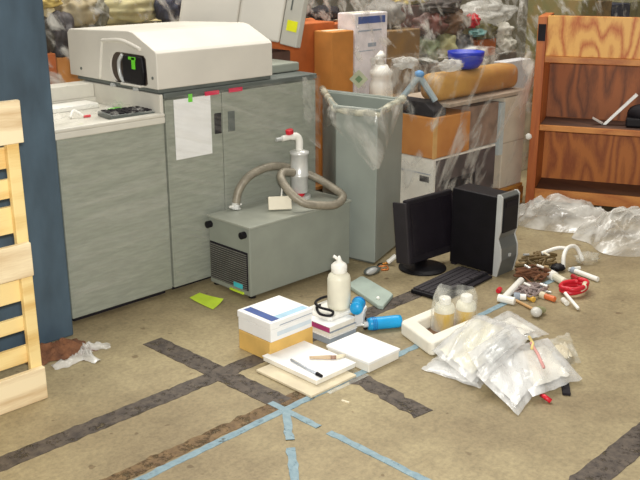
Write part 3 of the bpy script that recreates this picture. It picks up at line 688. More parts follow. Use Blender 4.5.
t = thing('squeeze_bottle', 'milky squeeze bottle with a white nozzle cap standing on the stack', 'bottle', (2.652, 2.535, 0.0985))
MB().lathe([(0.044, 0), (0.050, 0.005), (0.051, 0.02), (0.051, 0.135), (0.047, 0.150), (0.035, 0.162), (0.030, 0.166)], (2.652, 2.535, 0.0985), 32).build('body', 'bottle', t, smooth=True)
MB().lathe([(0.033, 0.165), (0.035, 0.167), (0.035, 0.195), (0.026, 0.205), (0.014, 0.214), (0.009, 0.226), (0.004, 0.238)], (2.652, 2.535, 0.0985), 24).build('cap', 'bottle_white', t, smooth=True)
MB().tube([(2.652, 2.535, 0.315), (2.642, 2.544, 0.328), (2.634, 2.552, 0.336)], 0.007, 8).build('nozzle', 'bottle_white', t, smooth=True)

C0 = [(2.60, 2.60, 0.105), (2.565, 2.585, 0.108), (2.53, 2.53, 0.104), (2.548, 2.485, 0.104), (2.575, 2.50, 0.112), (2.555, 2.56, 0.12), (2.59, 2.615, 0.12), (2.68, 2.63, 0.115), (2.745, 2.60, 0.09), (2.775, 2.53, 0.05), (2.765, 2.47, 0.02), (2.73, 2.44, 0.012)]
t = thing('power_cable', 'black cable coiled around the foot of the squeeze bottle', 'cable', (2.66, 2.55, 0))
MB().tube(spline(C0, 10), 0.006, 8).build('cord', 'black', t, smooth=True)
MB().cyl((2.745, 2.452, 0.013), (2.71, 2.43, 0.013), 0.010, 10).build('plug', 'black', t, bevel=0.002)

def handled(name, label, a, b, r, tip, m='blue'):
    a, b, tip = Vector(a), Vector(b), Vector(tip)
    t = thing(name, label, 'tool', (a + b) / 2 - Vector((0, 0, r)), 'blue handled tools')
    P = [a.lerp(b, k / 10) for k in range(11)]
    prof = [0.9, 1, 1, 1, 0.99, 0.98, 0.99, 1, 1, 1, 0.94]
    MB().tube(P, r, 18, rfun=lambda u: r * prof[min(10, round(u * 10))]).build('handle', m, t, smooth=True)
    MB().tube([a, a.lerp(tip, 0.35)], r * 0.45, 10).build('ferrule', 'steel', t)
    MB().tube([a.lerp(tip, 0.3), tip], r * 0.2, 8).build('shaft', 'steel', t)
    d = (b - a).normalized()
    mb = MB()
    for k in range(3):
        c = a.lerp(b, 0.12 + 0.05 * k); mb.tube([c, c + d * 0.004], r * 1.05, 18)
    mb.build('grip_ring', mat('blue_ring', (20, 120, 190), 0.4), t)
    return t
handled('screwdriver', 'screwdriver with a bright blue handle lying beside the catalogue stack', (2.720, 2.424, 0.030), (2.850, 2.346, 0.030), 0.0285, (2.668, 2.452, 0.03))
handled('socket_driver', 'short blue handled tool resting end-on against the squeeze bottle', (2.735, 2.490, 0.112), (2.665, 2.444, 0.112), 0.029, (2.785, 2.535, 0.105))
tag(MB().box(2.72, 2.775, 2.47, 2.52, 0.06, 0.082, 0.5).box(2.725, 2.77, 2.475, 2.515, 0.0, 0.06, 0.5).build('small_white_box', 'paper', bevel=0.003), 'small white box tucked behind the end-on blue tool', 'box')

# pale flat foam pad
mb = MB()
mb.prism([(3.03, 2.83), (2.935, 2.555), (2.945, 2.53), (3.09, 2.595), (3.105, 2.62), (3.175, 2.86), (3.16, 2.875), (3.05, 2.85)], 0.0, 0.022)
t = tag(mb.build('foam_pad', 'pad', bevel=0.006), 'pale teal flat pad on the floor behind the squeeze bottle', 'pad')
tag(MB().cyl((2.99, 2.60, 0.023), (2.985, 2.60, 0.034), 0.008, 10).build('bottle_cap', 'bottle_white', bevel=0.002), 'tiny white cap lying on the pale teal pad', 'cap')

# ------------------------------------------------------------------ white foam tray, bag with two bottles
t = thing('foam_tray', 'white three-sided packing tray on the floor with one end open', 'tray', (2.87, 2.19, 0))
MB().prism([(2.715, 2.055), (3.08, 2.045), (3.08, 2.10), (2.79, 2.115), (2.845, 2.245), (3.10, 2.24), (3.10, 2.295), (2.80, 2.30), (2.785, 2.285), (2.708, 2.075)], 0.0, 0.062).build('walls', 'foam', t, bevel=0.014, seg=3)
MB().prism([(2.795, 2.118), (3.08, 2.103), (3.08, 2.236), (2.846, 2.242)], 0.0, 0.006).build('floor_panel', mat('brown_liner', (120, 90, 66), 0.8), t)
for (x, y, ang, lb) in ((2.965, 2.195, 0.05, 'cream bottle of yellow liquid in the clear bag, nearer the open tray corner'), (3.055, 2.145, -0.08, 'cream bottle of yellow liquid in the clear bag, beside the pile of bags')):
    t = thing('sample_bottle', lb, 'bottle', (x, y, 0.007), 'bottles in the clear bag')
    MB().lathe([(0.040, 0), (0.044, 0.004), (0.044, 0.095), (0.038, 0.112), (0.027, 0.118)], (x, y, 0.007), 26).build('body', 'amber', t, smooth=True)
    MB().lathe([(0.0445, 0.080), (0.0448, 0.081), (0.0448, 0.095), (0.039, 0.112), (0.029, 0.118)], (x, y, 0.008), 26).build('shoulder', 'bottle', t, smooth=True)
    MB().lathe([(0.026, 0.118), (0.0265, 0.119), (0.0265, 0.142), (0.022, 0.147)], (x, y, 0.007), 20).build('cap', 'bottle_white', t, bevel=0.002)
mb = MB()
def bagshape(u, v):
    a = 2 * PI * u
    ex, ey = 0.112, 0.062
    k = 1 + 0.10 * mnoise.noise(Vector((math.cos(a) * 2, math.sin(a) * 2, v * 3)))
    pinch = 1 - 0.10 * v
    if v > 0.75: pinch *= 1 - 0.12 * ((v - 0.75) / 0.25)
    top = 0.185 + 0.022 * math.cos(a + 2.4) + 0.01 * mnoise.noise(Vector((a * 1.5, 0, 1)))
    c, s_ = math.cos(a) * ex * k * pinch, math.sin(a) * ey * k * (pinch if v < .7 else pinch * (1 - 0.75 * (v - .7) / .3))
    an = math.radians(-28)
    return (3.010 + c * math.cos(an) - s_ * math.sin(an), 2.170 + c * math.sin(an) + s_ * math.cos(an), 0.009 + top * v)
mb.grid(48, 20, bagshape)
tag(mb.build('clear_bag', 'bag_clear', smooth=True), 'upright clear bag around two yellow bottles in the packing tray', 'bag')
mb = MB(); mb.blob((3.075, 2.185, 0.155), (0.05, 0.035, 0.022), 0.4, 2.5, 5)
# ------------------------------------------------------------------ pile of plastic bags
def bag(label, corners, z, puff, seed, content=None, m='bag', cat='bag', drop=0.0):
    c = [Vector((x, y, z if not isinstance(z, (tuple, list)) else z[i])) for i, (x, y) in enumerate(corners)]
    ctr = sum(c, Vector()) / 4
    t = thing('plastic_bag', label, cat, (ctr.x, ctr.y, min(v.z for v in c)), 'bags in the pile on the floor')
    def surf(k, sgn, amp=1.0):
        def fn(u, v):
            uu, vv = 0.5 + (u - 0.5) * k, 0.5 + (v - 0.5) * k
            p = c[0].lerp(c[1], uu).lerp(c[3].lerp(c[2], uu), vv)
            e = (1 - (2 * u - 1) ** 4) * (1 - (2 * v - 1) ** 4)
            n = mnoise.noise(Vector((u * 2.5, v * 2.5, seed))) * 0.6 + abs(mnoise.noise(Vector((u * 3 + v * 2, v * 7, seed + 5)))) * 0.45
            edge = 0.012 * mnoise.noise(Vector((u * 6, v * 6, seed + 9)))
            p = p + Vector((edge, edge, 0))
            lift = puff * e * (0.55 + n) if sgn > 0 else -0.25 * puff * e
            fl = 0.004 * abs(mnoise.noise(Vector((u * 5, v * 12, seed)))) * amp if sgn > 0 else 0
            q = p + Vector((0, 0, (lift + fl) * amp)); q.z = max(q.z, 0.0012); return q
        return fn
    MB().grid(34, 26, surf(1.0, 1)).grid(12, 10, surf(1.0, -1)).build('film', m, t, smooth=True)
    for i, (cm, kk) in enumerate(content or ()):
        MB().grid(16, 12, surf(kk, 1, 0.62)).build('contents', cm, t, smooth=True)
    return t
bag('flat clear bag sticking out at the bottom left of the bag pile', [(2.585, 2.015), (2.76, 2.05), (2.76, 1.80), (2.61, 1.75)], 0.004, 0.03, 1, [('paper', 0.8)])
bag('large puffed white bag leaning on the packing tray', [(2.66, 2.025), (3.06, 2.09), (3.10, 1.88), (2.585, 1.775)], (0.055, 0.075, 0.06, 0.03), 0.055, 2, [(mat('ivory_padding', (232, 228, 206), 0.7, var=0.05), 0.82)])
bag('clear bag standing at the back of the bag pile', [(3.08, 2.07), (3.28, 2.08), (3.13, 1.77), (2.97, 1.80)], (0.03, 0.03, 0.06, 0.07), 0.035, 3, [('paper2', 0.6)])
bag('silvery clear bag at the front point of the bag pile', [(2.60, 1.765), (2.93, 1.86), (2.83, 1.60), (2.535, 1.53)], (0.06, 0.06, 0.02, 0.004), 0.04, 4, [('paper', 0.75)])
bag('clear bag with red and yellow print on the bag pile', [(2.85, 1.83), (3.10, 1.76), (2.93, 1.50), (2.65, 1.545)], (0.06, 0.055, 0.02, 0.03), 0.04, 5, [('paper2', 0.7)])
bag('limp beige clear bag at the right end of the bag pile', [(3.06, 1.76), (3.25, 1.745), (3.07, 1.585), (2.94, 1.60)], (0.05, 0.035, 0.012, 0.03), 0.02, 6, [('kraft', 0.5)], m='bag_clear')
bag('shiny silver strip bag across the middle of the bag pile', [(2.66, 1.85), (3.0, 1.875), (2.96, 1.77), (2.56, 1.70)], (0.105, 0.115, 0.09, 0.07), 0.025, 7, [('silver', 0.55)])
tag(MB().tube([(2.92, 1.73, 0.100), (2.86, 1.66, 0.094), (2.80, 1.595, 0.080)], 0.006, 8).build('printed_strip', mat('red_print', (214, 156, 150), 0.6), smooth=True), 'pale red strip lying over the printed bag', 'strip')
tag(MB().tube([(2.97, 1.77, 0.098), (2.92, 1.72, 0.100), (2.88, 1.70, 0.098)], 0.006, 8).build('yellow_strip', mat('pale_yellow_print', (226, 204, 130), 0.6), smooth=True), 'pale yellow strip lying over the printed bag', 'strip')
tag(MB().tube([(2.715, 1.545, 0.012), (2.70, 1.525, 0.02), (2.705, 1.50, 0.008)], 0.009, 8).build('red_clip', 'red', smooth=True), 'small red clip poking from the front edge of the bag pile', 'clip')
tag(MB().box(2.79, 2.88, 1.50, 1.53, 0.0, 0.012, 0.6).build('black_card', 'black_soft', bevel=0.002), 'dark card under the front right edge of the bag pile', 'card')

# ------------------------------------------------------------------ loose parts on the floor by the tower
def rod(name, label, a, b, r, m, cat='tube', cap=None):
    t = thing(name, label, cat, (Vector(a) + Vector(b)) / 2, 'loose parts on the floor by the computer tower')
    MB().tube([a, b], r, 12).build('tube', m, t, bevel=r * 0.15)
    if cap:
        d = (Vector(b) - Vector(a)).normalized()
        MB().tube([Vector(a) - d * r * 1.2, Vector(a) + d * r * 0.8], r * 1.25, 12).build('cap', cap, t, bevel=r * 0.2)
    return t
rod('white_tube', 'thick white tube with an angled end nearest the packing tray', (3.435, 2.195, 0.018), (3.685, 2.265, 0.022), 0.017, 'bottle_white', 'tube')
rod('white_elbow', 'white pipe end piece joined below the thick white tube', (3.41, 2.215, 0.02), (3.43, 2.135, 0.018), 0.019, 'bottle_white', 'pipe')
rod('red_plug', 'small red cap next to the thick white tube', (3.50, 2.275, 0.012), (3.53, 2.285, 0.012), 0.013, 'red', 'cap')
rod('wooden_stick', 'tan wooden stick lying nearest the computer tower', (3.89, 2.49, 0.014), (3.93, 2.26, 0.03), 0.008, mat('tan_stick', (178, 150, 106), 0.7), 'stick')
rod('white_pipe', 'white pipe with grey end lying farthest right of the loose parts', (4.02, 2.165, 0.014), (3.985, 2.01, 0.014), 0.013, 'bottle_white', 'pipe', 'printgrey')
rod('white_rod', 'thin white rod crossing the red hose coil', (3.62, 1.985, 0.05), (3.575, 1.885, 0.012), 0.008, 'bottle_white', 'rod')
rod('tan_rod', 'thin tan rod behind the round white bulb', (3.475, 2.18, 0.008), (3.42, 2.01, 0.010), 0.007, mat('tan_rod', (190, 150, 100), 0.6), 'rod')
rod('orange_stopper', 'orange cap piece in front of the dark wire tangle', (3.60, 2.085, 0.014), (3.595, 2.02, 0.014), 0.014, mat('orange_plastic', (208, 110, 60), 0.45), 'cap', 'kraft')
rod('ochre_stopper', 'yellow cap beside a small white bottle', (3.535, 2.125, 0.012), (3.525, 2.09, 0.012), 0.013, mat('ochre_plastic', (214, 170, 70), 0.45), 'cap')
rod('small_white_bottle', 'small white bottle lying behind the yellow cap', (3.50, 2.165, 0.015), (3.52, 2.13, 0.015), 0.015, 'bottle_white', 'bottle', 'printgrey')
rod('cream_bottle', 'cream bottle lying behind the red hose coil', (3.86, 2.19, 0.02), (3.82, 2.10, 0.02), 0.020, 'bottle', 'bottle', 'bottle_white')
rod('clear_vial', 'white vial in front of the red hose coil', (3.625, 1.995, 0.012), (3.595, 1.955, 0.012), 0.013, 'sparkle', 'vial')
rod('red_fitting', 'small dark red fitting behind the red hose coil', (3.945, 2.13, 0.012), (3.92, 2.085, 0.012), 0.013, mat('dark_red', (170, 30, 40), 0.4), 'fitting')
rod('steel_pin', 'short steel pin lying between the orange cap and wire tangle', (3.66, 2.20, 0.007), (3.68, 2.09, 0.007), 0.005, 'steel', 'pin')
t = thing('glass_bulb', 'round grey-white bulb at the near end of the loose parts', 'bulb', (3.39, 1.99, 0), 'loose parts on the floor by the computer tower')
MB().blob((3.375, 1.985, 0.024), (0.026, 0.026, 0.024), 0.05, 1, 1).build('globe', mat('frosted_white', (206, 204, 196), 0.35), t, smooth=True)
MB().tube([(3.40, 1.99, 0.024), (3.44, 1.985, 0.016)], 0.015, 12, rfun=lambda u: 0.020 - 0.006 * u).build('neck', mat('dusty_green', (150, 150, 112), 0.5), t)
# red coil
t = thing('red_hose_coil', 'red hose coil at the right side of the loose parts', 'hose', (3.76, 2.02, 0), 'loose parts on the floor by the computer tower')
MB().tube([(3.765 + (0.075 + 0.006 * math.sin(i)) * math.cos(i * 2 * PI / 24), 2.02 + (0.05 + 0.004 * (i // 24)) * math.sin(i * 2 * PI / 24), 0.014 + 0.018 * (i / 24)) for i in range(50)], 0.012, 10).build('coil', 'red', t, smooth=True)
MB().tube([(3.80, 1.98, 0.05), (3.765, 1.965, 0.045), (3.74, 1.975, 0.03)], 0.013, 10).build('connector', 'cream', t, smooth=True)
# white bracket
t = thing('white_bracket', 'white plastic bracket standing at the back of the loose parts', 'bracket', (4.10, 2.29, 0), 'loose parts on the floor by the computer tower')
MB().tube(spline([(4.01, 2.22, 0.012), (4.03, 2.235, 0.07), (4.09, 2.25, 0.10), (4.16, 2.24, 0.09), (4.17, 2.20, 0.02)], 6), 0.011, 8).build('arch', 'bottle_white', t, smooth=True)
MB().tube(spline([(4.02, 2.36, 0.06), (4.09, 2.31, 0.085), (4.09, 2.25, 0.095)], 6), 0.010, 8).build('arm', 'bottle_white', t, smooth=True)
MB().cyl((4.02, 2.195, 0.012), (4.08, 2.165, 0.012), 0.010, 8).build('foot', 'bottle_white', t)
tag(MB().blob((3.99, 2.24, 0.02), (0.04, 0.035, 0.02), 0.3, 2, 2).build('black_clamp', 'black', smooth=True), 'black lump of rubber under the white bracket', 'rubber part')
# wire tangles
for nm, lb, c, sz, mm, sd in (('wire_tangle', 'dark brown wire tangle in the middle of the loose parts', (3.80, 2.27), (0.10, 0.07, 0.05), 'rust', 1),
                              ('cable_bundle', 'olive brown cable bundle between the tan stick and white bracket', (3.98, 2.36), (0.12, 0.07, 0.05), mat('olive_cable', (108, 88, 52), 0.6), 2),
                              ('ribbon_cable', 'grey and tan cable bundle in front of the wire tangle', (3.62, 2.16), (0.10, 0.06, 0.025), mat('mauve_cable', (140, 124, 120), 0.5), 3)):
    rnd = random.Random(sd); mb = MB()
    for k in range(9):
        P = [(c[0] + sz[0] * rnd.uniform(-1, 1), c[1] + sz[1] * rnd.uniform(-1, 1), 0.006 + sz[2] * rnd.random()) for _ in range(6)]
        mb.tube(spline(P, 6), rnd.uniform(0.004, 0.008), 6)
    tag(mb.build(nm, mm, smooth=True), lb, 'cable', 'loose parts on the floor by the computer tower')
rnd = random.Random(11)
sp = [('steel', 'bright metal screw lying on the dark wire tangle'), ('bottle_white', 'white plastic chip lying on the dark wire tangle'), ('silver', 'silver clip lying on the olive cable bundle'),
      ('cream', 'cream connector on the olive cable bundle'), ('bottle_white', 'white connector on the grey and tan cable bundle'), ('steel', 'steel nut on the grey and tan cable bundle')]
pos = [(3.79, 2.30, 0.055), (3.83, 2.25, 0.06), (3.95, 2.41, 0.055), (4.02, 2.33, 0.06), (3.62, 2.19, 0.034), (3.67, 2.13, 0.034)]
for (mm, lb), (x, y, z) in zip(sp, pos):
    a = rnd.uniform(0, PI)
    tag(MB().tube([(x - 0.018 * math.cos(a), y - 0.018 * math.sin(a), z), (x + 0.018 * math.cos(a), y + 0.018 * math.sin(a), z + 0.006)], 0.006, 8).build('connector', mm), lb, 'connector', 'loose parts on the floor by the computer tower')

# ------------------------------------------------------------------ crumpled film in front of the bookcase
def heap(name, label, cx, cy, rx, ry, h, seed, rot=0.0):
    V3 = Vector
    def fn(u, v):
        a = 2 * PI * u; r = v
        k = 1 + 0.35 * mnoise.noise(V3((math.cos(a) * 1.3, math.sin(a) * 1.3, seed)))
        x, y = r * rx * k * math.cos(a), r * ry * k * math.sin(a)
        q = V3((x * 3.2, y * 3.2, seed * 2.3))
        w = V3((mnoise.noise(q + V3((7, 0, 0))), mnoise.noise(q + V3((0, 7, 0))), 0)) * 1.1
        q2 = V3(((x + y * 0.6) * 4, (y - x * 0.4) * 13, seed)) + w * 2
        fold = 1 - abs(mnoise.noise(q2)) * 2.0
        fold2 = 1 - abs(mnoise.noise(q2 * 2.3 + V3((3, 3, 3)))) * 2.0
        lump = 0.5 + 0.9 * mnoise.noise(q * 0.9)
        e = 1 - r ** 2.5
        z = h * e * max(0.12, lump) + h * 0.28 * fold * (1 - r ** 5) + h * 0.12 * fold2 * (1 - r ** 8) + 0.004
        c, s_ = math.cos(rot), math.sin(rot)
        X, Y = x + 0.05 * w.x, y + 0.05 * w.y
        return (cx + X * c - Y * s_, cy + X * s_ + Y * c, max(0.002, z))
    mb = MB(); mb.grid(110, 44, fn)
    bmesh.ops.remove_doubles(mb.bm, verts=mb.bm.verts[:], dist=0.0004)
    return tag(mb.build(name, 'film_sheet', smooth=True), label, 'plastic sheet')
heap('plastic_sheet', 'crumpled white film heap against the bookcase foot by its left side', 4.76, 2.70, 0.34, 0.20, 0.20, 3, -0.95)
heap('plastic_sheet', 'crumpled white film heap before the bookcase at the picture edge', 4.72, 2.20, 0.30, 0.27, 0.14, 6, -0.9)
tag(MB().blob((4.22, 2.20, 0.02), (0.07, 0.05, 0.035), 0.6, 2.5, 7).build('clear_wrapper', 'bag_clear', smooth=True), 'small grey clear wrapper behind the loose white pipe', 'wrapper')

# ------------------------------------------------------------------ bookcase
BK = Matrix.Translation((4.888, 3.02, 0)) @ Matrix.Rotation(math.radians(-65), 4, 'Z')
t = thing('wooden_bookcase', 'orange plywood bookcase with a tall header panel and open shelves', 'bookcase', BK @ Vector((0.55, 0.18, 0)))
BD, BW = 0.36, 1.10
def bk(x0, x1, y0, y1, z0, z1, name, m, bevel=0.003):
    return MB().box(x0, x1, y0, y1, z0, z1).build(name, m, t, bevel=bevel, mtx=BK)
bk(0, 0.055, 0, BD, 0, 1.205, 'side_panel', 'oak_side'); bk(BW - 0.055, BW, 0, BD, 0, 1.205, 'side_panel', 'oak_side')
bk(0.056, BW - 0.056, 0.005, 0.03, 0.972, 1.21, 'header_panel', 'oak', 0.002)
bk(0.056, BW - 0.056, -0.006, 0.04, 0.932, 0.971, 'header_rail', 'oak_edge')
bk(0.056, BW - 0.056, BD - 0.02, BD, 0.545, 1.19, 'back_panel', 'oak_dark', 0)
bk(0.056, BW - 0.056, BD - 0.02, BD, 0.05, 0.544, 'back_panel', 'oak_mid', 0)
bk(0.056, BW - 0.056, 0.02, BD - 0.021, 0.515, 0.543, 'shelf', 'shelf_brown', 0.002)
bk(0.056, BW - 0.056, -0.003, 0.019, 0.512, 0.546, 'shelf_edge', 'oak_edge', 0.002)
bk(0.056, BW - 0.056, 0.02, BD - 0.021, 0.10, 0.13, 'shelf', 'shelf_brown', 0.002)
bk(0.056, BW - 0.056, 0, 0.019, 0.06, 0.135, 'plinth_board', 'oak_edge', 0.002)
bk(0.005, 0.05, -0.006, -0.001, 1.06, 1.16, 'corner_bracket', 'black_soft', 0)
t = thing('metal_strip', 'bent bright metal strip leaning on the bookcase shelf', 'metal strip', BK @ Vector((0.45, 0.14, 0.547)))
MB().hexa([(0.36, 0.11, 0.585), (0.42, 0.14, 0.547), (0.42, 0.18, 0.547), (0.36, 0.15, 0.585), (0.362, 0.11, 0.591), (0.424, 0.14, 0.555), (0.424, 0.18, 0.555), (0.362, 0.15, 0.591)]).build('short_leg', 'steel', t, mtx=BK)
MB().hexa([(0.425, 0.14, 0.547), (0.445, 0.14, 0.547), (0.445, 0.18, 0.547), (0.425, 0.18, 0.547), (0.60, 0.20, 0.74), (0.615, 0.20, 0.728), (0.615, 0.24, 0.728), (0.60, 0.24, 0.74)]).build('long_leg', 'steel', t, mtx=BK)
t = thing('shelf_device', 'black device with a rounded top on the bookcase shelf', 'device', BK @ Vector((0.68, 0.2, 0.547)))
MB().box(0.56, 0.80, 0.10, 0.30, 0.547, 0.60).build('base', 'black', t, bevel=0.01, mtx=BK)
MB().blob((0.66, 0.20, 0.62), (0.10, 0.08, 0.06), 0.1, 2, 3).build('dome', 'black_soft', t, smooth=True, mtx=BK)
tag(MB().blob((-0.006, -0.012, 0.47), (0.02, 0.014, 0.02), 0.3, 3, 3).build('tape_wad', 'bottle_white', smooth=True, mtx=BK), 'small white tape wad stuck to the bookcase side edge', 'tape')

# ------------------------------------------------------------------ wrapped carton stack on a pallet
def flat_pallet(x0, x1, y0, y1, label):
    t = thing('loading_pallet', label, 'pallet', ((x0 + x1) / 2, (y0 + y1) / 2, 0), 'pallets lying flat under the wrapped loads')
    n = 6; w = (y1 - y0) / n
    for i in range(n): MB().box(x0, x1, y0 + i * w + 0.01, y0 + (i + 1) * w - 0.01, 0.112, 0.132).build('deck_board', 'palletwood', t)
    for k in range(3):
        x = x0 + (x1 - x0 - 0.06) * k / 2
        MB().box(x, x + 0.06, y0, y1, 0.022, 0.111).build('stringer', 'palletwood', t)
    for i in (0, 1, 2):
        y = y0 + (y1 - y0 - 0.09) * i / 2
        MB().box(x0, x1, y, y + 0.09, 0.0, 0.021).build('base_board', 'palletwood', t)
def carton(name, label, b, m, cat='box', bevel=0.006, group=None, flap=True, extra=None):
    x0, x1, y0, y1, z0, z1 = b
    t = thing(name, label, cat, ((x0 + x1) / 2, (y0 + y1) / 2, z0), group)
    MB().box(x0, x1, y0, y1, z0, z1).build('box_body', m, t, bevel=bevel)
    if flap:
        MB().box(x0 + 0.004, x1 - 0.004, (y0 + y1) / 2 - 0.025, (y0 + y1) / 2 + 0.025, z1, z1 + 0.0015).build('top_tape', 'kraft', t)
    for nm, mm, q in extra or (): MB().box(*q).build(nm, mm, t)
    return t
flat_pallet(4.03, 5.0, 3.11, 3.56, 'orange wood pallet under the wrapped carton stack near the bookcase')
carton('printer_carton', 'white carton with dark printed marks low in the wrapped stack', (4.035, 4.66, 3.115, 3.54, 0.134, 0.44), 'paper2',
       extra=[('front_panel', mat('plum_grey_print', (78, 68, 68), 0.6, var=0.15), (4.06, 4.655, 3.1135, 3.1148, 0.15, 0.43)), ('dark_mark', 'black_soft', (4.0335, 4.0348, 3.14, 3.21, 0.30, 0.335)),
              ('print_band', 'printgrey', (4.0335, 4.0348, 3.13, 3.40, 0.345, 0.352)), ('dark_window', 'black_soft', (4.12, 4.45, 3.112, 3.1134, 0.17, 0.30))])
carton('shipping_carton', 'orange-brown carton on top of the white carton in the wrapped stack', (4.03, 4.38, 3.115, 3.53, 0.443, 0.68), 'carton',
       extra=[('edge_tape', mat('clear_tape', (222, 176, 110), 0.2), (4.022, 4.06, 3.1115, 3.1148, 0.445, 0.678))])
tag(MB().prism([(3.13, 0.682), (3.44, 0.682), (3.44, 0.76), (3.20, 0.76), (3.13, 0.715)], 4.04, 4.16, 'X').build('black_tray', 'black_soft', bevel=0.006), 'black tray on the orange-brown carton behind the bin', 'tray')
carton('document_carton', 'tall beige carton at the bookcase end of the wrapped stack', (4.745, 4.99, 3.125, 3.52, 0.134, 0.715), mat('beige_carton', (206, 194, 174), 0.75, var=0.03),
       extra=[('seam', mat('seam_tan', (176, 160, 140), 0.7), (4.747, 4.988, 3.1232, 3.1248, 0.425, 0.431)), ('pale_side', mat('ice_blue_card', (190, 200, 200), 0.7), (4.70, 4.744, 3.12, 3.50, 0.36, 0.69))])
carton('grey_carton', 'grey-brown carton half hidden between the orange and beige cartons', (4.385, 4.69, 3.13, 3.52, 0.443, 0.70), mat('plum_carton', (140, 116, 100), 0.7, var=0.12))
tag(MB().box(4.17, 5.0, 3.12, 3.53, 0.722, 0.745).build('cardboard_sheet', mat('grey_board', (168, 152, 134), 0.7, var=0.08), bevel=0.003), 'flat grey cardboard sheet across the wrapped stack', 'cardboard')
M['goldkraft'] = mat('golden_kraft', (206, 160, 82), 0.45, scale=2.6, rgb2=(150, 94, 50))
tag(MB().box(4.15, 4.985, 3.175, 3.345, 0.746, 0.902).build('padded_bundle', 'goldkraft', bevel=0.055, seg=5, smooth=True), 'thick golden brown padded bundle on the cardboard sheet of the stack', 'bundle')
t = thing('blue_bowl', 'royal blue plastic bowl on top of the golden padded bundle', 'bowl', (4.28, 3.2, 0.91))
MB().lathe([(0.045, 0.0), (0.08, 0.012), (0.102, 0.045), (0.110, 0.09), (0.110, 0.105), (0.102, 0.105), (0.07, 0.03)], (4.50, 3.26, 0.904), 28).build('shell', 'deepblue', t, smooth=True)
t = thing('frame_stand', 'pale blue grey A-shaped metal stand beside the orange-brown carton', 'stand', (4.06, 3.2, 0.76))
M['paleblue'] = mat('pale_blue_metal', (170, 186, 192), 0.35, 0.2)
for y in (3.36, 3.15):
    MB().tube([(4.05 + (3.25 - y) * 0.6, 3.25 + (y - 3.25) * 0.75, 0.765), (4.05, 3.25, 0.905)], 0.018, 8).build('leg', 'paleblue', t)
MB().blob((4.05, 3.25, 0.915), (0.025, 0.03, 0.022), 0.1).build('hinge', mat('blue_joint', (96, 150, 200), 0.4), t, smooth=True)
for k, (x, y, z, lb) in enumerate(((4.27, 3.20, 0.95, 'white crumpled bag piece between the blue bowl and A-shaped stand'), (4.05, 3.36, 0.97, 'shiny clear bag wad above the A-shaped stand'))):
    tag(MB().blob((x, y, z), (0.09, 0.06, 0.035), 0.5, 2.5, k + 3).build('plastic_wad', 'film_sheet', smooth=True), lb, 'plastic wad')
def shroud(name, label, b, seed, m='film_pile', amp=0.02, n=44, top=True):
    """loose stretch film around a load: near sides, far sides and top"""
    x0, x1, y0, y1, z0, z1 = b
    mb = MB()
    P = [(x0, y1), (x0, y0), (x1, y0), (x1, y1)]
    def side(u, v):
        s = u * 4; i = min(3, int(s)); f = s - i
        a, c = Vector(P[i]), Vector(P[(i + 1) % 4]); p = a.lerp(c, f)
        ctr = Vector(((x0 + x1) / 2, (y0 + y1) / 2))
        o = (p - ctr).normalized()
        d = amp * (0.6 + 0.6 * mnoise.noise(Vector((p.x * 5, p.y * 5, z0 + v * 4 + seed))) + 0.7 * abs(mnoise.noise(Vector((p.x * 13, p.y * 13, v * 9 + seed)))))
        p = p + o * d
        return (p.x, p.y, z0 + (z1 - z0) * v + 0.02 * mnoise.noise(Vector((p.x * 4, p.y * 4, seed))) * v)
    mb.grid(n * 2, n // 2, side)
    if top:
        mb.grid(n // 2, n // 2, lambda u, v: (x0 + (x1 - x0) * u, y0 + (y1 - y0) * v, z1 + 0.03 * mnoise.noise(Vector((u * 5, v * 5, seed)))))
    return tag(mb.build(name, m, smooth=True), label, 'stretch film')
shroud('stretch_wrap', 'clear stretch film wound around the carton stack by the bookcase', (4.012, 5.0, 3.10, 3.572, 0.14, 0.98), 2, 'film_stack', 0.012)

# ------------------------------------------------------------------ load behind the bin
flat_pallet(3.80, 5.0, 3.98, 5.0, 'pallet behind the grey bin carrying tall brown cartons')
carton('tall_carton', 'big orange-brown carton standing behind the tall cabinet', (3.85, 4.295, 4.16, 4.75, 0.134, 1.145), 'carton2')
carton('rear_carton', 'brown carton behind the upright white carton', (4.33, 4.61, 4.2, 4.7, 0.134, 1.125), 'carton2')
carton('slim_carton', 'slim light brown carton in front of the big orange-brown carton', (4.10, 4.295, 3.99, 4.155, 0.134, 1.10), 'carton3')
carton('labelled_carton', 'upright white carton with a blue band behind the bin', (4.31, 4.62, 3.99, 4.15, 0.134, 1.20), mat('lilac_white_card', (226, 220, 222), 0.7),
       extra=[('blue_band', 'label_blue', (4.335, 4.595, 3.9885, 3.9898, 1.135, 1.18)), ('print_line', 'printgrey', (4.335, 4.56, 3.9885, 3.9898, 1.085, 1.095)), ('print_block', 'printgrey', (4.43, 4.51, 3.9885, 3.9898, 0.985, 1.01)), ('print_line', 'printgrey', (4.335, 4.50, 3.9885, 3.9898, 0.96, 0.965))])
carton('support_carton', 'low brown carton under the white jug behind the bin', (4.20, 4.80, 3.62, 3.96, 0, 0.66), mat('olive_carton', (132, 104, 66), 0.75, var=0.15))
t = thing('white_jug', 'white plastic jug standing behind the bin in front of the white carton', 'jug', (4.42, 3.86, 0.662))
MB().lathe([(0.07, 0), (0.078, 0.006), (0.074, 0.10), (0.06, 0.13), (0.07, 0.15), (0.074, 0.18), (0.05, 0.20), (0.04, 0.22)], (4.42, 3.86, 0.663), 26).build('body', 'bottle_white', t, smooth=True)
MB().tube([(4.42, 3.86, 0.885), (4.40, 3.87, 0.93), (4.43, 3.86, 0.95)], 0.03, 10).build('cap', 'sparkle', t, smooth=True)
t = thing('hang_tag', 'pale green diamond shaped tag hanging by the white jug', 'tag', (4.26, 3.9, 0.70))
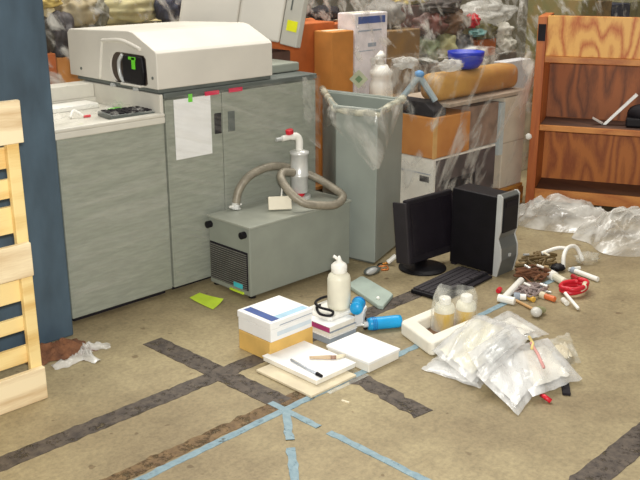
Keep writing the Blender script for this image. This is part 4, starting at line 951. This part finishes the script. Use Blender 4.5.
Rt = Matrix.Rotation(math.radians(-45), 3, 'Z') @ Matrix.Rotation(math.radians(45), 3, 'Y')
MB().obox((4.27, 3.92, 0.80), (0.085, 0.004, 0.085), Rt).build('card', mat('sage_card', (192, 200, 170), 0.7), t)
MB().obox((4.268, 3.917, 0.80), (0.035, 0.003, 0.035), Rt).build('print', mat('sage_print', (120, 150, 110), 0.7), t)
MB().tube([(4.27, 3.925, 0.74), (4.29, 3.94, 0.662)], 0.004, 6).build('stake', 'steel', t)
carton('olive_carton', 'olive brown carton to the right of the white carton behind the bin', (4.64, 4.98, 4.0, 4.4, 0.134, 1.07), mat('khaki_brown', (146, 112, 62), 0.75, scale=6, rgb2=(120, 96, 66)))
tag(MB().blob((4.46, 4.42, 1.178), (0.12, 0.11, 0.05), 0.3, 2, 2).build('black_bag', 'black_soft', smooth=True), 'black bag on top of the brown carton behind the white carton', 'bag')
tag(MB().blob((4.08, 4.48, 1.225), (0.19, 0.13, 0.075), 0.3, 2, 8).build('brown_sack', mat('pinkish_sack', (150, 84, 54), 0.7, var=0.15), smooth=True), 'reddish brown sack lying on the big orange-brown carton', 'sack')
tag(MB().blob((4.82, 4.2, 1.165), (0.14, 0.14, 0.10), 0.35, 2, 5).build('grey_sack', mat('grey_sack_cloth', (128, 124, 118), 0.7, var=0.15), smooth=True), 'grey sack on top of the olive brown carton', 'sack')
shroud('stretch_wrap', 'clear stretch film around the carton load behind the bin', (4.305, 5.005, 3.965, 5.0, 0.3, 1.34), 5, 'film_pile', 0.02, top=False)

# ------------------------------------------------------------------ wrapped mixed load behind the stack
flat_pallet(5.10, 6.4, 4.05, 4.95, 'pallet under the mixed wrapped load beyond the carton stack')
carton('load_carton', 'brown carton forming the base of the mixed wrapped load', (5.12, 6.35, 4.10, 4.9, 0.134, 0.80), mat('load_brown', (120, 98, 78), 0.8, var=0.15))
GL = 'goods in the mixed wrapped load'
Y1 = 4.06
for nm, lb, b, m in (
    ('maroon_carton', 'dark maroon carton at the back of the mixed wrapped load', (5.13, 5.66, Y1 + 0.22, 4.6, 0.802, 1.20), mat('maroon_card', (96, 60, 52), 0.7, var=0.25)),
    ('khaki_carton', 'khaki carton at the bookcase end of the mixed wrapped load', (5.68, 6.30, Y1 + 0.22, 4.6, 0.802, 1.06), mat('khaki_card', (140, 130, 92), 0.6, var=0.2)),
    ('tan_carton', 'small orange tan carton at the front of the mixed wrapped load', (5.78, 6.02, Y1 + 0.02, Y1 + 0.2, 0.802, 0.93), 'carton2')):
    carton(nm, lb, b, m, group=GL, flap=False)
for k, (nm, lb, c, s, m) in enumerate((
    ('sage_bag', 'sage green bag in the lower row of the mixed load', (5.22, 4.14, 0.89), (0.12, 0.09, 0.095), mat('sage_bag', (142, 152, 118), 0.5, scale=9, rgb2=(104, 112, 88))),
    ('cream_sack', 'pale yellow-green bag in the lower row of the mixed load', (5.42, 4.13, 0.90), (0.11, 0.09, 0.10), mat('lime_cream', (190, 186, 136), 0.5, scale=9, rgb2=(140, 140, 104))),
    ('slate_bag', 'slate grey bag in the lower row of the mixed load', (5.62, 4.13, 0.89), (0.11, 0.09, 0.095), mat('slate_bag', (120, 120, 120), 0.5, scale=9, rgb2=(86, 84, 84))),
    ('olive_bag', 'olive bag on the small orange tan carton', (5.92, 4.14, 0.99), (0.13, 0.09, 0.065), mat('olive_bag', (128, 122, 74), 0.5, scale=9, rgb2=(92, 84, 56))),
    ('maroon_bag', 'dark maroon bag in the upper row of the mixed load', (5.28, 4.15, 1.07), (0.15, 0.10, 0.085), mat('maroon_bag', (112, 66, 56), 0.5, scale=8, rgb2=(78, 54, 48))),
    ('brown_bag', 'brown bag in the upper row beside the maroon bag', (5.54, 4.15, 1.07), (0.13, 0.10, 0.085), mat('brown_bag', (124, 92, 66), 0.5, scale=8, rgb2=(76, 58, 48))),
    ('charcoal_bag', 'charcoal bag in the upper row above the maroon bag', (5.42, 4.16, 1.19), (0.20, 0.10, 0.05), mat('charcoal_cloth', (66, 58, 54), 0.6, var=0.3)),
    ('yellow_bag', 'yellow bag on top of the maroon carton', (5.30, 4.40, 1.245), (0.16, 0.12, 0.05), mat('mustard_bag', (200, 178, 88), 0.5, var=0.15)),
    ('mustard_bag', 'mustard bag on top of the load beside the yellow bag', (5.58, 4.30, 1.25), (0.12, 0.10, 0.05), mat('ochre_bag', (176, 146, 72), 0.5, var=0.15)),
    ('red_bag', 'bright red bag tucked beside the brown bag', (5.70, 4.08, 1.08), (0.06, 0.05, 0.05), 'red'),
    ('teal_bag', 'teal bag on the slate grey bag', (5.72, 4.05, 0.99), (0.09, 0.05, 0.03), mat('teal_bag', (106, 150, 146), 0.5)),
    ('silver_film', 'silvery bundle of film on top of the khaki carton', (6.03, 4.20, 1.12), (0.33, 0.16, 0.085), 'film_sheet'),
    ('white_bag', 'white bag at the far end of the mixed load', (6.16, 4.08, 0.87), (0.10, 0.07, 0.065), 'foam'),
    ('pale_bag', 'grey-white bag above the white bag at the far end of the mixed load', (6.14, 4.12, 0.98), (0.10, 0.08, 0.055), 'paper2'))):
    tag(MB().blob(c, s, 0.45, 2.2, k + 1, 4).build(nm, m, smooth=True), lb, 'bag', GL)
carton('white_carton', 'plain white carton between the mixed load and the bookcase', (5.47, 5.80, 3.62, 3.72, 0.502, 0.83), mat('dull_white_card', (204, 202, 204), 0.7), flap=False)
carton('dim_carton', 'grey-beige carton under the plain white carton by the bookcase', (5.40, 5.86, 3.60, 3.98, 0, 0.50), mat('dusty_carton', (176, 164, 140), 0.75, var=0.12), flap=False)
shroud('stretch_wrap', 'clear streaky film around the mixed load beyond the carton stack', (5.09, 6.45, 3.98, 4.95, 0.14, 1.40), 9, 'film_pile', 0.03)

# ------------------------------------------------------------------ load beyond the bookcase
flat_pallet(6.05, 7.3, 3.38, 3.9, 'pallet beyond the bookcase under the olive load')
GR = 'goods beyond the bookcase'
for nm, lb, b, m in (('olive_crate', 'olive green crate peeking above the bookcase at its left end', (6.07, 6.30, 3.40, 3.85, 0.134, 1.24), mat('olive_crate', (112, 112, 66), 0.7, scale=9, rgb2=(138, 116, 66))),
                     ('brown_crate', 'brown crate peeking above the bookcase header', (6.31, 6.52, 3.40, 3.85, 0.134, 1.22), mat('brown_crate', (120, 98, 64), 0.7, var=0.25)),
                     ('navy_crate', 'dark navy crate peeking above the bookcase header', (6.54, 6.82, 3.40, 3.85, 0.134, 1.19), mat('navy_crate', (52, 54, 68), 0.6, var=0.25)),
                     ('mustard_crate', 'mustard olive crate above the bookcase at the picture edge', (6.83, 7.2, 3.40, 3.85, 0.134, 1.2), mat('mustard_crate', (138, 130, 86), 0.7, scale=9, rgb2=(96, 92, 66)))):
    carton(nm, lb, b, m, cat='crate', group=GR, flap=False)
tag(MB().blob((6.44, 3.50, 1.275), (0.12, 0.10, 0.05), 0.5, 2.5, 5).build('film_bundle', 'film_sheet', smooth=True), 'bundle of white film showing above the bookcase header', 'film')
shroud('stretch_wrap', 'clear film around the crates beyond the bookcase', (6.05, 7.3, 3.36, 3.9, 0.5, 1.36), 13, 'film_pile', 0.02)

# ------------------------------------------------------------------ load at the far left behind the pillar
flat_pallet(2.5, 3.75, 4.96, 5.9, 'pallet behind the pillar under the far left load')
GF = 'goods on the far left load'
carton('kraft_carton', 'orange-brown carton against the pillar edge on the far left load', (2.52, 2.745, 4.98, 5.4, 0.134, 1.0), 'carton2', group=GF)
carton('kraft_carton', 'orange-brown carton between the pillar and the white hood', (2.755, 2.90, 4.99, 5.4, 0.134, 0.97), 'carton', group=GF)
carton('khaki_box', 'wide khaki carton behind the white hood', (2.91, 3.73, 5.02, 5.85, 0.134, 1.13), mat('khaki_wrap', (176, 160, 112), 0.6, var=0.1), group=GF)
for k, (nm, lb, c, s, m) in enumerate((
    ('dark_bag', 'dark grey bag above the carton by the pillar', (2.70, 5.08, 1.10), (0.10, 0.10, 0.11), mat('charcoal_bag', (58, 54, 46), 0.6, var=0.25)),
    ('dark_bag', 'charcoal bag beside the top corner of the white hood', (2.83, 5.05, 1.10), (0.09, 0.09, 0.14), mat('dark_plum_bag', (56, 50, 52), 0.6, var=0.25)),
    ('yellow_sack', 'small yellow sack at the top by the pillar', (2.78, 5.1, 1.29), (0.09, 0.06, 0.04), mat('mustard_sack', (196, 170, 92), 0.6)),
    ('tan_sack', 'tan sack behind the left end of the white hood', (3.0, 5.12, 1.22), (0.14, 0.10, 0.10), mat('tan_sack', (150, 136, 104), 0.6, var=0.12)),
    ('grey_lump', 'grey sack between the tan and khaki sacks behind the hood', (3.13, 5.1, 1.21), (0.06, 0.07, 0.09), mat('grey_green_sack', (118, 114, 96), 0.6, var=0.2)),
    ('khaki_sack', 'wide khaki sack behind the middle of the white hood', (3.36, 5.14, 1.21), (0.24, 0.10, 0.09), mat('khaki_sack', (170, 160, 116), 0.6, var=0.08)),
    ('navy_bag', 'dark navy bag beside the tilted white enclosure', (3.63, 5.06, 1.22), (0.09, 0.09, 0.10), mat('navy_cloth', (42, 44, 60), 0.6, var=0.25)))):
    tag(MB().blob(c, s, 0.35, 2.2, k + 2, 4).build(nm, m, smooth=True), lb, 'bag', GF)
tag(MB().box(3.0, 3.5, 5.5, 5.84, 1.132, 1.36).build('wrapped_bale', mat('pale_bale', (190, 178, 140), 0.6, var=0.12), bevel=0.04), 'pale wrapped bale at the back of the far left load', 'bale')
shroud('stretch_wrap', 'clear film around the far left load behind the pillar', (2.48, 3.76, 4.93, 5.92, 0.5, 1.42), 21, 'film_pile', 0.02)
